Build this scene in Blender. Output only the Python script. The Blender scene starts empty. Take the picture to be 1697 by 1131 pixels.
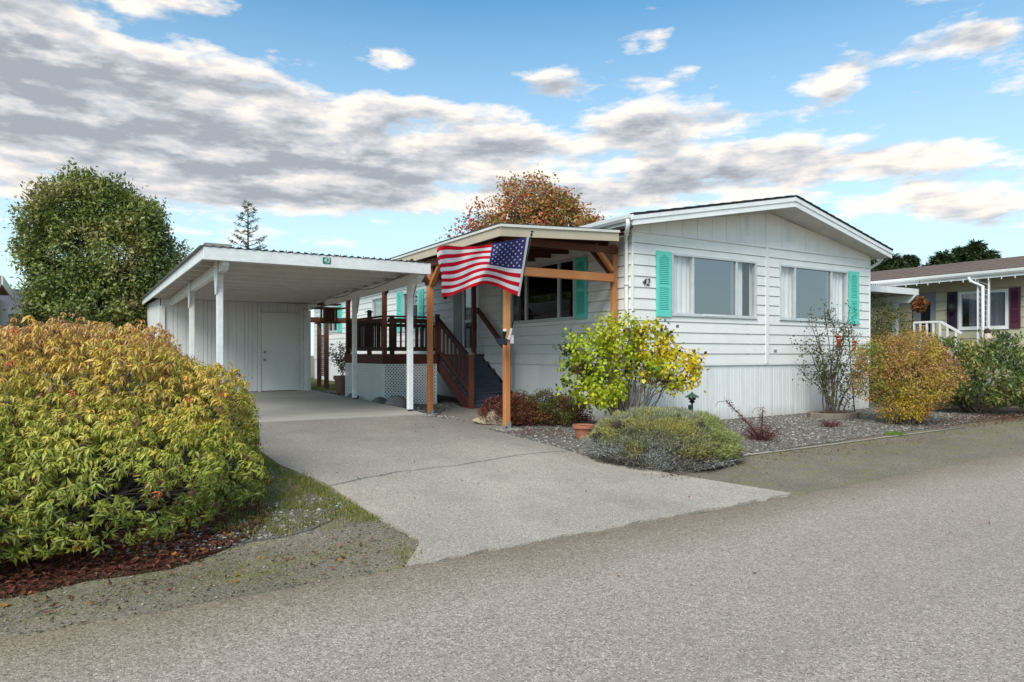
import bpy, bmesh, math, random
import numpy as np
from mathutils import Vector, Matrix
random.seed(7); R = np.random.default_rng(7)
sc = bpy.context.scene; COL = sc.collection
PI = math.pi
# ------------------------------------------------------------------ camera & survey helpers
# x runs along the gable wall, y along the side of the home, z up; the home's front corner is (0,0)
ANG = math.radians(58.65)
DX, DY = (math.sin(ANG), -math.cos(ANG)), (math.cos(ANG), math.sin(ANG))   # camera right, camera forward
CAM = (-8.118, -9.223, 1.45)
FPX = 1131.0
def ray(px, py):
    a, b = (px-848.5)/FPX, (587.0-py)/FPX
    return (DY[0]+a*DX[0], DY[1]+a*DX[1], b)
def atd(px, py, d):
    r = ray(px, py); return Vector((CAM[0]+r[0]*d, CAM[1]+r[1]*d, CAM[2]+r[2]*d))
def onX(px, py, x): r = ray(px, py); return atd(px, py, (x-CAM[0])/r[0])
def onY(px, py, y): r = ray(px, py); return atd(px, py, (y-CAM[1])/r[1])
def onZ(px, py, z): return atd(px, py, (CAM[2]-z)*FPX/(py-587.0))
cam_d = bpy.data.cameras.new("camera"); cam = bpy.data.objects.new("camera", cam_d); COL.objects.link(cam)
cam.location = CAM; cam.rotation_euler = (PI/2, 0, -(PI/2-ANG))
cam_d.sensor_width = 36; cam_d.lens = 36*FPX/1697; cam_d.shift_y = 21.5/1697; cam_d.clip_end = 3000; cam_d.clip_start = .05
sc.camera = cam
sc.view_settings.view_transform = 'Standard'; sc.view_settings.look = 'None'
sc.view_settings.exposure = 0.74; sc.view_settings.gamma = 1.0
sc.cycles.max_bounces = 8; sc.cycles.transparent_max_bounces = 12

# ------------------------------------------------------------------ materials
def lin(r, g, b): return tuple(((c/255)/12.92 if c/255 <= .04045 else ((c/255+.055)/1.055)**2.4) for c in (r, g, b))
class NT:
    def __init__(s, nt): s.nt = nt
    def n(s, t, **k):
        nd = s.nt.nodes.new(t)
        for a, b in k.items():
            if a.startswith('i_'): nd.inputs[a[2:].replace('_', ' ')].default_value = b
            else: setattr(nd, a, b)
        return nd
    def l(s, a, b): s.nt.links.new(a, b)
    def math(s, op, a, b=None, c=None, clamp=False):
        nd = s.nt.nodes.new('ShaderNodeMath'); nd.operation = op; nd.use_clamp = clamp
        for i, v in enumerate((a, b, c)):
            if v is None: continue
            if isinstance(v, (int, float)): nd.inputs[i].default_value = v
            else: s.l(v, nd.inputs[i])
        return nd.outputs[0]
    def mix(s, f, a, b, blend='MIX'):
        nd = s.nt.nodes.new('ShaderNodeMix'); nd.data_type = 'RGBA'; nd.blend_type = blend
        for i, v in ((0, f), (6, a), (7, b)):
            if isinstance(v, (int, float)): nd.inputs[i].default_value = v
            elif isinstance(v, tuple): nd.inputs[i].default_value = (*v[:3], 1)
            else: s.l(v, nd.inputs[i])
        return nd.outputs[2]
    def pos(s, scale=(1, 1, 1)):
        g = s.n('ShaderNodeNewGeometry'); m = s.n('ShaderNodeMapping'); m.inputs['Scale'].default_value = scale
        s.l(g.outputs['Position'], m.inputs['Vector']); return m.outputs[0]
    def noise(s, vec, scale, detail=4, rough=.55, out=0):
        nd = s.n('ShaderNodeTexNoise'); nd.inputs['Scale'].default_value = scale; nd.inputs['Detail'].default_value = detail
        nd.inputs['Roughness'].default_value = rough; s.l(vec, nd.inputs['Vector']); return nd.outputs[out]
    def ramp(s, f, pts):
        nd = s.n('ShaderNodeValToRGB'); s.l(f, nd.inputs[0]); e = nd.color_ramp.elements
        while len(e) < len(pts): e.new(.5)
        for el, (p, c) in zip(e, pts): el.position = p; el.color = (*c, 1) if len(c) == 3 else c
        return nd.outputs[0]
def newmat(name):
    m = bpy.data.materials.new(name); m.use_nodes = True; nt = m.node_tree; nt.nodes.clear()
    N = NT(nt); out = N.n('ShaderNodeOutputMaterial'); b = N.n('ShaderNodeBsdfPrincipled'); N.l(b.outputs[0], out.inputs[0])
    return m, N, b, out
def M(name, col, rough=.6, col2=None, vscale=3., vmap=(1, 1, 1), bump=.0, bscale=60., bmap=(1, 1, 1), metal=0., spec=.4, grime=0., fine=0.):
    m, N, b, out = newmat(name)
    col2 = col2 or tuple(c*.8 for c in col)
    f = N.noise(N.pos(vmap), vscale, 5)
    f = N.ramp(f, [(.3, (0, 0, 0)), (.7, (1, 1, 1))])
    c = N.mix(f, tuple(col), tuple(col2))
    if fine:
        c = N.mix(N.math('MULTIPLY', N.noise(N.pos(bmap), bscale, 3, .7), fine), c, tuple(x*.45 for x in col))
    if grime:
        g = N.ramp(N.noise(N.pos((1, 1, .35)), 1.7, 8, .7), [(.45, (0, 0, 0)), (.8, (1, 1, 1))])
        c = N.mix(N.math('MULTIPLY', g, grime), c, (.16, .15, .12))
    N.l(c, b.inputs['Base Color']); b.inputs['Roughness'].default_value = rough; b.inputs['Metallic'].default_value = metal
    b.inputs['Specular IOR Level'].default_value = spec
    if bump:
        bp = N.n('ShaderNodeBump'); bp.inputs['Strength'].default_value = bump; bp.inputs['Distance'].default_value = .01
        N.l(N.noise(N.pos(bmap), bscale, 4, .65), bp.inputs['Height']); N.l(bp.outputs[0], b.inputs['Normal'])
    return m
def splash(m, z0, z1, col=(.30, .26, .20)):
    nt = m.node_tree; N = NT(nt); b = [n for n in nt.nodes if n.type == 'BSDF_PRINCIPLED'][0]; src = b.inputs['Base Color'].links[0].from_socket
    p = N.n('ShaderNodeSeparateXYZ'); N.l(N.pos(), p.inputs[0]); nz = N.noise(N.pos((3, 3, 1.2)), 2.0, 7, .7)
    f = N.math('DIVIDE', N.math('SUBTRACT', N.math('ADD', z1, N.math('MULTIPLY', N.math('SUBTRACT', nz, .5), .5)), p.outputs[2]), z1-z0, clamp=True)
    N.l(N.mix(N.math('MULTIPLY', f, .45), src, col), b.inputs['Base Color']); return m
siding_white = M('siding_white', (.83, .80, .755), .55, (.77, .745, .70), 2.2, (1, 1, 4), .12, 8, (1, 1, 14), grime=.14)
skirt_white = M('skirt_white', (.81, .795, .77), .45, (.74, .725, .70), 3, (4, 4, .5), .12, 20, grime=.22)
splash(skirt_white, .15, .42)
trim_white = M('trim_white', (.82, .81, .79), .5, (.74, .73, .71), 5, bump=.1, bscale=30, grime=.12)
paint_white = M('paint_white', (.82, .81, .79), .55, (.72, .71, .68), 7, (1, 1, 3), .18, 45, (1, 1, .3), grime=.28)
joist_white = M('joist_white', (.80, .78, .75), .6, (.72, .70, .67), 4, (1, 3, 1), .15, 40, grime=.2)
shed_paint = M('shed_paint', (.78, .77, .76), .6, (.70, .69, .68), 3, (3, 1, .4), .15, 30, (3, 3, .2), grime=.2)
vinyl_frame = M('vinyl_frame', (.66, .67, .66), .35, metal=.2)
teal = M('teal_paint', (.15, .64, .52), .5, (.13, .60, .48), 8, bump=.08)
shingle = M('dark_shingle', (.035, .037, .045), .85, (.07, .07, .078), 14, (1, 1, 1), .6, 60, fine=.5)
roof_edge = M('roof_edge', (.25, .24, .22), .7)
tan_fascia = M('tan_fascia', (.52, .43, .31), .6, (.47, .39, .28), 4, bump=.08, bscale=30)
def woodmat(name, c1, c2, c3, ax, rough=.6):
    m, N, b, out = newmat(name)
    mp = [28, 28, 28]; mp[ax] = 1.1
    p = N.pos(tuple(mp)); g = N.noise(p, 1.0, 6, .7)
    big = N.noise(N.pos((1.5, 1.5, 1.5)), 1.0, 3)
    c = N.mix(N.ramp(g, [(.3, (0, 0, 0)), (.72, (1, 1, 1))]), c1, c2)
    c = N.mix(N.ramp(big, [(.45, (0, 0, 0)), (.75, (.7, .7, .7))]), c, c3)
    k = N.n('ShaderNodeTexVoronoi'); k.inputs['Scale'].default_value = 5; mp2 = [1., 1., 1.]; mp2[ax] = .35
    N.l(N.pos(tuple(mp2)), k.inputs['Vector'])
    kn = N.math('LESS_THAN', k.outputs['Distance'], .07)
    c = N.mix(N.math('MULTIPLY', kn, .8), c, tuple(x*.3 for x in c1))
    N.l(c, b.inputs['Base Color']); b.inputs['Roughness'].default_value = rough; b.inputs['Specular IOR Level'].default_value = .25
    bp = N.n('ShaderNodeBump'); bp.inputs['Strength'].default_value = .25; bp.inputs['Distance'].default_value = .005
    N.l(g, bp.inputs['Height']); N.l(bp.outputs[0], b.inputs['Normal'])
    return m
W1, W2, W3 = (.52, .205, .075), (.42, .145, .05), (.60, .27, .11)
cedar = [woodmat('cedar_'+'xyz'[i], W1, W2, W3, i) for i in range(3)]
D1, D2, D3 = (.085, .024, .018), (.055, .016, .012), (.13, .04, .028)
redwood = [woodmat('redwood_'+'xyz'[i], D1, D2, D3, i) for i in range(3)]
B1, B2, B3 = (.14, .045, .028), (.095, .03, .02), (.19, .065, .038)
brownwood = [woodmat('stained_'+'xyz'[i], B1, B2, B3, i) for i in range(3)]
darkrail = [woodmat('dark_rail_'+'xyz'[i], (.035, .016, .014), (.022, .011, .010), (.055, .022, .018), i) for i in range(3)]
stair_mat = M('stair_slate_paint', (.068, .078, .105), .55, (.05, .058, .08), 9, (1, 4, 1), .15, 60)
concrete_pier = M('pier_concrete', (.34, .33, .29), .9, (.24, .23, .20), 9, bump=.5, bscale=50, fine=.5)
steel = M('galvanised_steel', (.42, .42, .42), .45, metal=.6)
black = M('black_plastic', (.012, .012, .013), .35)
black_rough = M('black_iron', (.018, .017, .016), .6)
white_pl = M('white_plastic', (.75, .75, .75), .35)
terracotta = M('terracotta', (.42, .16, .09), .75, (.33, .12, .07), 8, bump=.15)
terracotta_d = M('terracotta_dull', (.30, .15, .11), .75, (.24, .12, .09), 8, bump=.15)
soil = M('potting_soil', (.06, .035, .02), .95, bump=.8, bscale=80)
green_metal = M('green_metal', (.03, .085, .05), .5, (.05, .14, .09), 10)
green_cap = M('green_cap', (.10, .20, .13), .6, (.16, .27, .19), 14)
plumb_red = M('feeder_red', (.62, .02, .015), .3)
nectar = M('nectar', (.75, .10, .02), .15)
rock_tan = M('boulder_tan', (.50, .42, .29), .85, (.36, .29, .19), 5, bump=.7, bscale=14, fine=.5)
rock_grey = M('stone_grey', (.11, .105, .10), .9, (.17, .16, .15), 7, bump=.6, bscale=22)
curtain_m = M('curtain_cloth', (.86, .83, .80), .8, (.78, .75, .72), 3)
blind_m = M('blind', (.60, .66, .60), .7)
olive_siding = M('olive_siding', (.50, .455, .31), .6, (.45, .41, .28), 3, (1, 1, 6), .1, 20, grime=.15)
plum_shutter = M('plum_shutter', (.10, .02, .045), .5)
dark_shutter = M('dark_shutter', (.035, .02, .045), .6)
brown_roof = M('brown_shingle', (.24, .17, .135), .9, (.13, .09, .075), 9, (1, 1, 1), .6, 30, fine=.6)
grey_roof = M('grey_roof', (.085, .08, .095), .85, (.10, .095, .11), 3, bump=.2)
beige_siding = M('beige_siding', (.50, .48, .45), .65, grime=.1)
tile_roof = M('tile_roof', (.34, .15, .10), .8, (.24, .12, .09), 12, bump=.5)
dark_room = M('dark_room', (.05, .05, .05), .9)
bark = M('bark', (.13, .10, .075), .9, (.08, .06, .045), 20, (1, 1, .3), .6, 60)
bark_grey = M('bark_grey', (.24, .20, .17), .9, (.15, .12, .10), 20, (1, 1, .3), .5, 60)
dead_stalk = M('dead_stalk', (.13, .03, .028), .8, (.09, .035, .03), 20)
cable_m = M('cable', (.02, .02, .02), .5)
ring_stone = M('edging_stone', (.26, .21, .17), .9, (.18, .14, .11), 12, bump=.6, bscale=40, fine=.5)
rust_wood = M('rusty_wood', (.16, .065, .04), .8, (.10, .05, .035), 10, bump=.3)
red_plastic = M('dark_red_bin', (.25, .03, .015), .5)

def glassmat(name, refl=.32, tint=(.35, .38, .42)):
    m = bpy.data.materials.new(name); m.use_nodes = True; nt = m.node_tree; nt.nodes.clear(); N = NT(nt)
    out = N.n('ShaderNodeOutputMaterial'); g = N.n('ShaderNodeBsdfGlossy'); g.inputs['Roughness'].default_value = .015
    g.inputs['Color'].default_value = (.9, .95, 1, 1)
    t = N.n('ShaderNodeBsdfTransparent'); t.inputs['Color'].default_value = (*tint, 1)
    ge = N.n('ShaderNodeNewGeometry'); dt = N.n('ShaderNodeVectorMath', operation='DOT_PRODUCT'); N.l(ge.outputs['Normal'], dt.inputs[0]); N.l(ge.outputs['Incoming'], dt.inputs[1])
    fz = N.math('ADD', N.math('MULTIPLY', N.math('POWER', N.math('SUBTRACT', 1., N.math('ABSOLUTE', dt.outputs['Value']), clamp=True), 5.), .95), .05)
    w = N.noise(N.pos((1, 1, 1)), 1.3, 2); bp = N.n('ShaderNodeBump'); bp.inputs['Strength'].default_value = .04; bp.inputs['Distance'].default_value = .05
    N.l(w, bp.inputs['Height']); N.l(bp.outputs[0], g.inputs['Normal'])
    f = N.math('ADD', N.math('MULTIPLY', fz, .9), refl, clamp=True)
    mx = N.n('ShaderNodeMixShader'); N.l(f, mx.inputs[0]); N.l(t.outputs[0], mx.inputs[1]); N.l(g.outputs[0], mx.inputs[2]); N.l(mx.outputs[0], out.inputs[0])
    return m
glass = glassmat('window_glass', .22); glass_thin = glassmat('window_glass_clear', .06, (.95, .95, .95)); glass_dark = glassmat('window_glass_dark', .10, (.4, .4, .45))

def foliagemat(name, rough=.5, trans=.25, attr='tint', spec=.35):
    m, N, b, out = newmat(name)
    a = N.n('ShaderNodeAttribute'); a.attribute_name = attr
    n = N.noise(N.pos(), 35, 2); c = N.mix(N.math('MULTIPLY', n, .35), a.outputs['Color'], (.03, .03, .01))
    N.l(c, b.inputs['Base Color']); b.inputs['Roughness'].default_value = rough; b.inputs['Specular IOR Level'].default_value = spec
    t = N.n('ShaderNodeBsdfTranslucent'); N.l(a.outputs['Color'], t.inputs['Color'])
    mx = N.n('ShaderNodeMixShader'); mx.inputs[0].default_value = trans
    N.l(b.outputs[0], mx.inputs[1]); N.l(t.outputs[0], mx.inputs[2]); N.l(mx.outputs[0], out.inputs[0])
    return m
leaf_m = foliagemat('leaf'); leaf_gloss = foliagemat('glossy_leaf', .38, .18, spec=.5); stone_m = foliagemat('pebble', .85, 0., spec=.2); needle_m = foliagemat('needle', .6, .15)

# ------------------------------------------------------------------ mesh helpers
ROOT = {}
def tag(o, label=None, cat=None, group=None, kind=None):
    if label: o['label'] = label
    if cat: o['category'] = cat
    if group: o['group'] = group
    if kind: o['kind'] = kind
    return o
def thing(name, label, cat, loc, group=None):
    o = bpy.data.objects.new(name, None); COL.objects.link(o); o.location = loc; o.empty_display_size = .2
    ROOT[o] = Vector(loc); return tag(o, label, cat, group)
class MB:
    def __init__(s): s.v = []; s.f = []; s.mi = []; s.cur = 0
    def add(s, vs, fs):
        n = len(s.v); s.v += [tuple(v) for v in vs]; s.f += [tuple(i+n for i in f) for f in fs]; s.mi += [s.cur]*len(fs); return s
    def hexa(s, c):   # 8 corners: bottom 4 then top 4
        return s.add(c, [(0, 3, 2, 1), (4, 5, 6, 7), (0, 1, 5, 4), (1, 2, 6, 5), (2, 3, 7, 6), (3, 0, 4, 7)])
    def box(s, x0, x1, y0, y1, z0, z1):
        return s.hexa([(x0, y0, z0), (x1, y0, z0), (x1, y1, z0), (x0, y1, z0), (x0, y0, z1), (x1, y0, z1), (x1, y1, z1), (x0, y1, z1)])
    def mbox(s, mp, a0, a1, z0, z1, o0, o1):
        return s.hexa([mp(a0, z0, o0), mp(a1, z0, o0), mp(a1, z0, o1), mp(a0, z0, o1), mp(a0, z1, o0), mp(a1, z1, o0), mp(a1, z1, o1), mp(a0, z1, o1)])
    def bar(s, p0, p1, w, h, up=(0, 0, 1)):
        p0, p1 = Vector(p0), Vector(p1); d = (p1-p0).normalized(); u = Vector(up)
        if abs(d.dot(u)) > .98: u = Vector((0, 1, 0))
        a = d.cross(u).normalized()*w/2; b = a.cross(d).normalized()*h/2
        c = [p0-a-b, p0+a-b, p0+a+b, p0-a+b, p1-a-b, p1+a-b, p1+a+b, p1-a+b]
        return s.hexa(c)
    def tube(s, pts, rad, n=6, cap=True):
        pts = [Vector(p) for p in pts]; k = len(pts); rad = rad if hasattr(rad, '__len__') else [rad]*k
        vs = []; t0 = None
        for i, p in enumerate(pts):
            d = (pts[min(i+1, k-1)]-pts[max(i-1, 0)]); d = d.normalized() if d.length > 1e-9 else Vector((0, 0, 1))
            if t0 is None: t0 = d.orthogonal().normalized()
            a = (t0-d*t0.dot(d)); a = a.normalized() if a.length > 1e-6 else d.orthogonal().normalized(); t0 = a; b = d.cross(a)
            for j in range(n): q = 2*PI*j/n; vs.append(p+(a*math.cos(q)+b*math.sin(q))*rad[i])
        fs = [(i*n+j, i*n+(j+1) % n, (i+1)*n+(j+1) % n, (i+1)*n+j) for i in range(k-1) for j in range(n)]
        if cap: fs += [tuple(range(n))[::-1], tuple((k-1)*n+j for j in range(n))]
        return s.add(vs, fs)
    def lathe(s, c, prof, n=20):
        vs = [(c[0]+r*math.cos(2*PI*j/n), c[1]+r*math.sin(2*PI*j/n), c[2]+z) for r, z in prof for j in range(n)]
        k = len(prof); fs = [(i*n+j, i*n+(j+1) % n, (i+1)*n+(j+1) % n, (i+1)*n+j) for i in range(k-1) for j in range(n)]
        fs += [tuple(range(n))[::-1], tuple((k-1)*n+j for j in range(n))]
        return s.add(vs, fs)
    def prism(s, poly, ext):   # poly: list of 3d points, extruded by vector
        n = len(poly); e = Vector(ext); vs = [Vector(p) for p in poly]; vs += [v+e for v in vs]
        return s.add(vs, [tuple(range(n))[::-1], tuple(range(n, 2*n))]+[(i, (i+1) % n, n+(i+1) % n, n+i) for i in range(n)])
    def quad(s, *p): return s.add(p, [tuple(range(len(p)))])
    def build(s, name, mats, parent=None, loc=None, bevel=0., smooth=False, recalc=True):
        off = ROOT[parent] if parent is not None else Vector(loc or (0, 0, 0))
        me = bpy.data.meshes.new(name); me.from_pydata([(v[0]-off[0], v[1]-off[1], v[2]-off[2]) for v in s.v], [], s.f)
        mats = mats if isinstance(mats, (list, tuple)) else [mats]
        for m in mats: me.materials.append(m)
        if len(mats) > 1: me.polygons.foreach_set('material_index', s.mi)
        if recalc:
            bm = bmesh.new(); bm.from_mesh(me); bmesh.ops.recalc_face_normals(bm, faces=bm.faces); bm.to_mesh(me); bm.free()
        if smooth: me.polygons.foreach_set('use_smooth', [True]*len(me.polygons))
        me.update(); o = bpy.data.objects.new(name, me); COL.objects.link(o)
        if parent is not None: o.parent = parent
        else: o.location = off
        ROOT[o] = off
        if bevel:
            b = o.modifiers.new('bevel', 'BEVEL'); b.width = bevel; b.segments = 1; b.limit_method = 'ANGLE'
        return o
def mesh_np(name, V, Fq, tint, mat, parent=None, loc=None, smooth=False):
    """V (n,3) floats, Fq (m,k) ints, tint (n,3)"""
    off = np.array(ROOT[parent] if parent is not None else (loc or (0, 0, 0)), float)
    me = bpy.data.meshes.new(name); n, m, k = len(V), len(Fq), Fq.shape[1]
    me.vertices.add(n); me.vertices.foreach_set('co', (V-off).astype(np.float32).ravel())
    me.loops.add(m*k); me.loops.foreach_set('vertex_index', Fq.astype(np.int32).ravel())
    me.polygons.add(m); me.polygons.foreach_set('loop_start', np.arange(0, m*k, k, dtype=np.int32))
    if tint is not None:
        a = me.attributes.new('tint', 'FLOAT_COLOR', 'POINT'); c = np.ones((n, 4), np.float32); c[:, :3] = tint
        a.data.foreach_set('color', c.ravel())
    me.update(calc_edges=True); me.validate()
    if smooth: me.polygons.foreach_set('use_smooth', [True]*m)
    me.materials.append(mat); o = bpy.data.objects.new(name, me); COL.objects.link(o)
    if parent is not None: o.parent = parent
    else: o.location = tuple(off)
    ROOT[o] = Vector(off); return o
def unit(a): return a/np.maximum(np.linalg.norm(a, axis=1, keepdims=True), 1e-9)
# a leaf: folded, drooping blade of 6 points, 4 triangles
LEAF = np.array([(0, 0, 0), (.42, -.5, .06), (.42, .5, .06), (.5, 0, -.02), (1, 0, -.18)])
LTRI = np.array([(0, 1, 3), (0, 3, 2), (1, 4, 3), (3, 4, 2)])
def leaves(P, A, Nn, L, Wd, tint, droop=1.):
    """P base points, A axis, Nn normal hint, L length, Wd width per leaf -> V, F, T"""
    A = unit(A); S = unit(np.cross(A, Nn)); Nn = np.cross(S, A); t = LEAF
    V = (P[:, None] + A[:, None]*(t[None, :, 0:1]*L[:, None, None]) + S[:, None]*(t[None, :, 1:2]*Wd[:, None, None])
         + Nn[:, None]*(t[None, :, 2:3]*L[:, None, None]*droop))
    n = len(P); F = LTRI[None]+np.arange(n)[:, None, None]*5
    return V.reshape(-1, 3), F.reshape(-1, 3), np.repeat(tint, 5, axis=0)
def rdir(n): return unit(R.normal(size=(n, 3)))
def pick(pal, n, w=None):
    pal = np.array(pal, float); w = None if w is None else np.array(w, float)/sum(w)
    return pal[R.choice(len(pal), n, p=w)]*R.uniform(.75, 1.2, (n, 1))
def vnoise(P, s, seed=0):
    """cheap smooth noise of 3-d points"""
    r = np.random.default_rng(seed); o = np.zeros(len(P))
    for k in range(7):
        d = r.normal(size=3); d /= np.linalg.norm(d); o += np.sin(P@d*s*(1+.35*k)+r.uniform(0, 6.28))/(1+.25*k)
    return o/3.
def blob_points(blobs, n, shell=.6, bump=.18, seed=1, bs=3.):
    """points in a union of ellipsoids, near the shell, with an uneven outline; returns P, outward"""
    vol = np.array([b[3]*b[4]*b[5] for b in blobs])**(2/3); w = vol/vol.sum(); P = []; O = []
    B = np.array(blobs, float)
    while sum(len(p) for p in P) < n:
        k = R.choice(len(B), n, p=w); d = rdir(n); r = shell+(1-shell)*R.random(n)**.6
        q = B[k, :3]+d*B[k, 3:6]*r[:, None]*(1+bump*vnoise(B[k, :3]+d*B[k, 3:6], bs, seed))[:, None]
        ins = np.zeros(n, bool)
        for j in range(len(B)):
            e = (((q-B[j, :3])/B[j, 3:6])**2).sum(1); ins |= (e < (shell*.8)**2) & (k != j)
        P.append(q[~ins]); O.append(unit(d/B[k, 3:6])[~ins])
    return np.concatenate(P)[:n], np.concatenate(O)[:n]

def ell_stems(base, P, n, r0, rnd, name, mat, parent, spread=.15, trunk=None, seg=6, r1=.004, lift=.5):
    """tapering limbs from the base (or the trunk's line) to n of the crown points P"""
    mb = MB(); idx = np.random.default_rng(rnd).choice(len(P), min(n, len(P)), replace=False); rr = random.Random(rnd)
    base = Vector(base)
    if trunk: mb.tube([base, base+Vector((rr.uniform(-.05, .05), rr.uniform(-.05, .05), trunk*.5)), base+Vector((rr.uniform(-.1, .1), 0, trunk))], [r0*1.25, r0, r0*.75], 8)
    for i in idx:
        e = Vector(P[i]); s = base+Vector((rr.uniform(-1, 1)*spread, rr.uniform(-1, 1)*spread, 0))
        if trunk: s = base+Vector((0, 0, trunk*rr.uniform(.45, 1.)))
        c = s.lerp(e, .5); c.z = s.z+(e.z-s.z)*(.5+lift*.4); j = (e-s).length*.06
        pts = []
        for k in range(seg):
            t = k/(seg-1); q = s*(1-t)**2+c*2*t*(1-t)+e*t*t
            if 0 < k < seg-1: q = q+Vector((rr.uniform(-j, j), rr.uniform(-j, j), rr.uniform(-j, j)))
            pts.append(q)
        ra = r0*(.45 if trunk else 1)*rr.uniform(.6, 1)
        mb.tube(pts, [ra+(r1-ra)*(k/(seg-1))**.8 for k in range(seg)], 5, False)
    return mb.build(name, mat, parent, recalc=False, smooth=True)

# ------------------------------------------------------------------ ground
GU = np.array([-400, -9, -6.6, -3.5, -2.6, 0, 4, 8, 400.]); GV = np.array([-400, -4.85, -3, -1.2, .4, 1.4, 3, 5.5, 10, 400.])
GZ = np.array([[0]*9, [0]*9, [.08, .10, .17, .12, .07, .07, .08, .08, .08], [.1, .25, .29, .24, .17, .13, .13, .13, .13],
               [.15, .35, .38, .33, .22, .16, .18, .2, .2], [.2, .38, .41, .405, .26, .18, .2, .22, .22], [.2, .39, .41, .40, .29, .22, .22, .25, .3],
               [.3, .4, .41, .40, .31, .25, .25, .25, .3], [.35, .40, .41, .40, .36, .36, .3, .3, .3], [.4]*9])
def gz(x, y):
    x = np.clip(x, -399, 399); y = np.clip(y, -399, 399)
    i = np.clip(np.searchsorted(GU, x)-1, 0, 7); j = np.clip(np.searchsorted(GV, y)-1, 0, 8)
    a = (x-GU[i])/(GU[i+1]-GU[i]); b = (y-GV[j])/(GV[j+1]-GV[j])
    return (GZ[j, i]*(1-a)+GZ[j, i+1]*a)*(1-b)+(GZ[j+1, i]*(1-a)+GZ[j+1, i+1]*a)*b
def gzf(x, y): return float(gz(np.array(x), np.array(y)))
def onG(px, py, it=6):
    z = .2
    for _ in range(it): p = onZ(px, py, z); z = gzf(p.x, p.y)
    return Vector((p.x, p.y, z))
def jag(pts, amp=.03, step=.12, seed=0, closed=True):
    r = random.Random(seed); o = []; n = len(pts)
    for i in range(n if closed else n-1):
        a, b = Vector(pts[i][:2]), Vector(pts[(i+1) % n][:2]); k = max(1, int((b-a).length/step)) if (b-a).length < 30 else 1
        nn = Vector((-(b-a).y, (b-a).x)).normalized() if (b-a).length > 0 else Vector((0, 0)); ph = r.uniform(0, 6)
        for t in range(k):
            w = 0 if t == 0 else math.sin(t*.9+ph)*.5+r.uniform(-.7, .7)
            q = a.lerp(b, t/k)+nn*amp*w; o.append((q.x, q.y))
    if not closed: o.append(tuple(pts[-1][:2]))
    return o
def drape(name, poly, off, mat, step=.25, thick=0., zfun=None, label=None, cuts=None):
    bm = bmesh.new(); vs = [bm.verts.new((p[0], p[1], 0)) for p in poly]; bm.faces.new(vs)
    xs = [p[0] for p in poly]; ys = [p[1] for p in poly]
    def cut(lo, hi, n):
        q = (math.floor(lo/step)+1)*step
        while q < hi:
            if -16 < q < 16: bmesh.ops.bisect_plane(bm, geom=bm.verts[:]+bm.edges[:]+bm.faces[:], plane_co=(q, q, 0), plane_no=n)
            q += step
    cut(min(xs), max(xs), (1, 0, 0)); cut(min(ys), max(ys), (0, 1, 0))
    for q in GU[1:-1]: bmesh.ops.bisect_plane(bm, geom=bm.verts[:]+bm.edges[:]+bm.faces[:], plane_co=(q, 0, 0), plane_no=(1, 0, 0))
    for q in GV[1:-1]: bmesh.ops.bisect_plane(bm, geom=bm.verts[:]+bm.edges[:]+bm.faces[:], plane_co=(0, q, 0), plane_no=(0, 1, 0))
    bmesh.ops.triangulate(bm, faces=bm.faces[:])
    zf = zfun or (lambda x, y: gzf(x, y))
    for v in bm.verts: v.co.z = zf(v.co.x, v.co.y)+off
    if thick:
        be = [e for e in bm.edges if e.is_boundary]
        r = bmesh.ops.extrude_edge_only(bm, edges=be)
        for v in [g for g in r['geom'] if isinstance(g, bmesh.types.BMVert)]: v.co.z -= thick
    bmesh.ops.recalc_face_normals(bm, faces=bm.faces)
    if sum(f.normal.z for f in bm.faces) < 0: bmesh.ops.reverse_faces(bm, faces=bm.faces)
    me = bpy.data.meshes.new(name); bm.to_mesh(me); bm.free(); me.materials.append(mat)
    o = bpy.data.objects.new(name, me); COL.objects.link(o); o['kind'] = 'structure'
    if label: o['label'] = label
    return o
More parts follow.
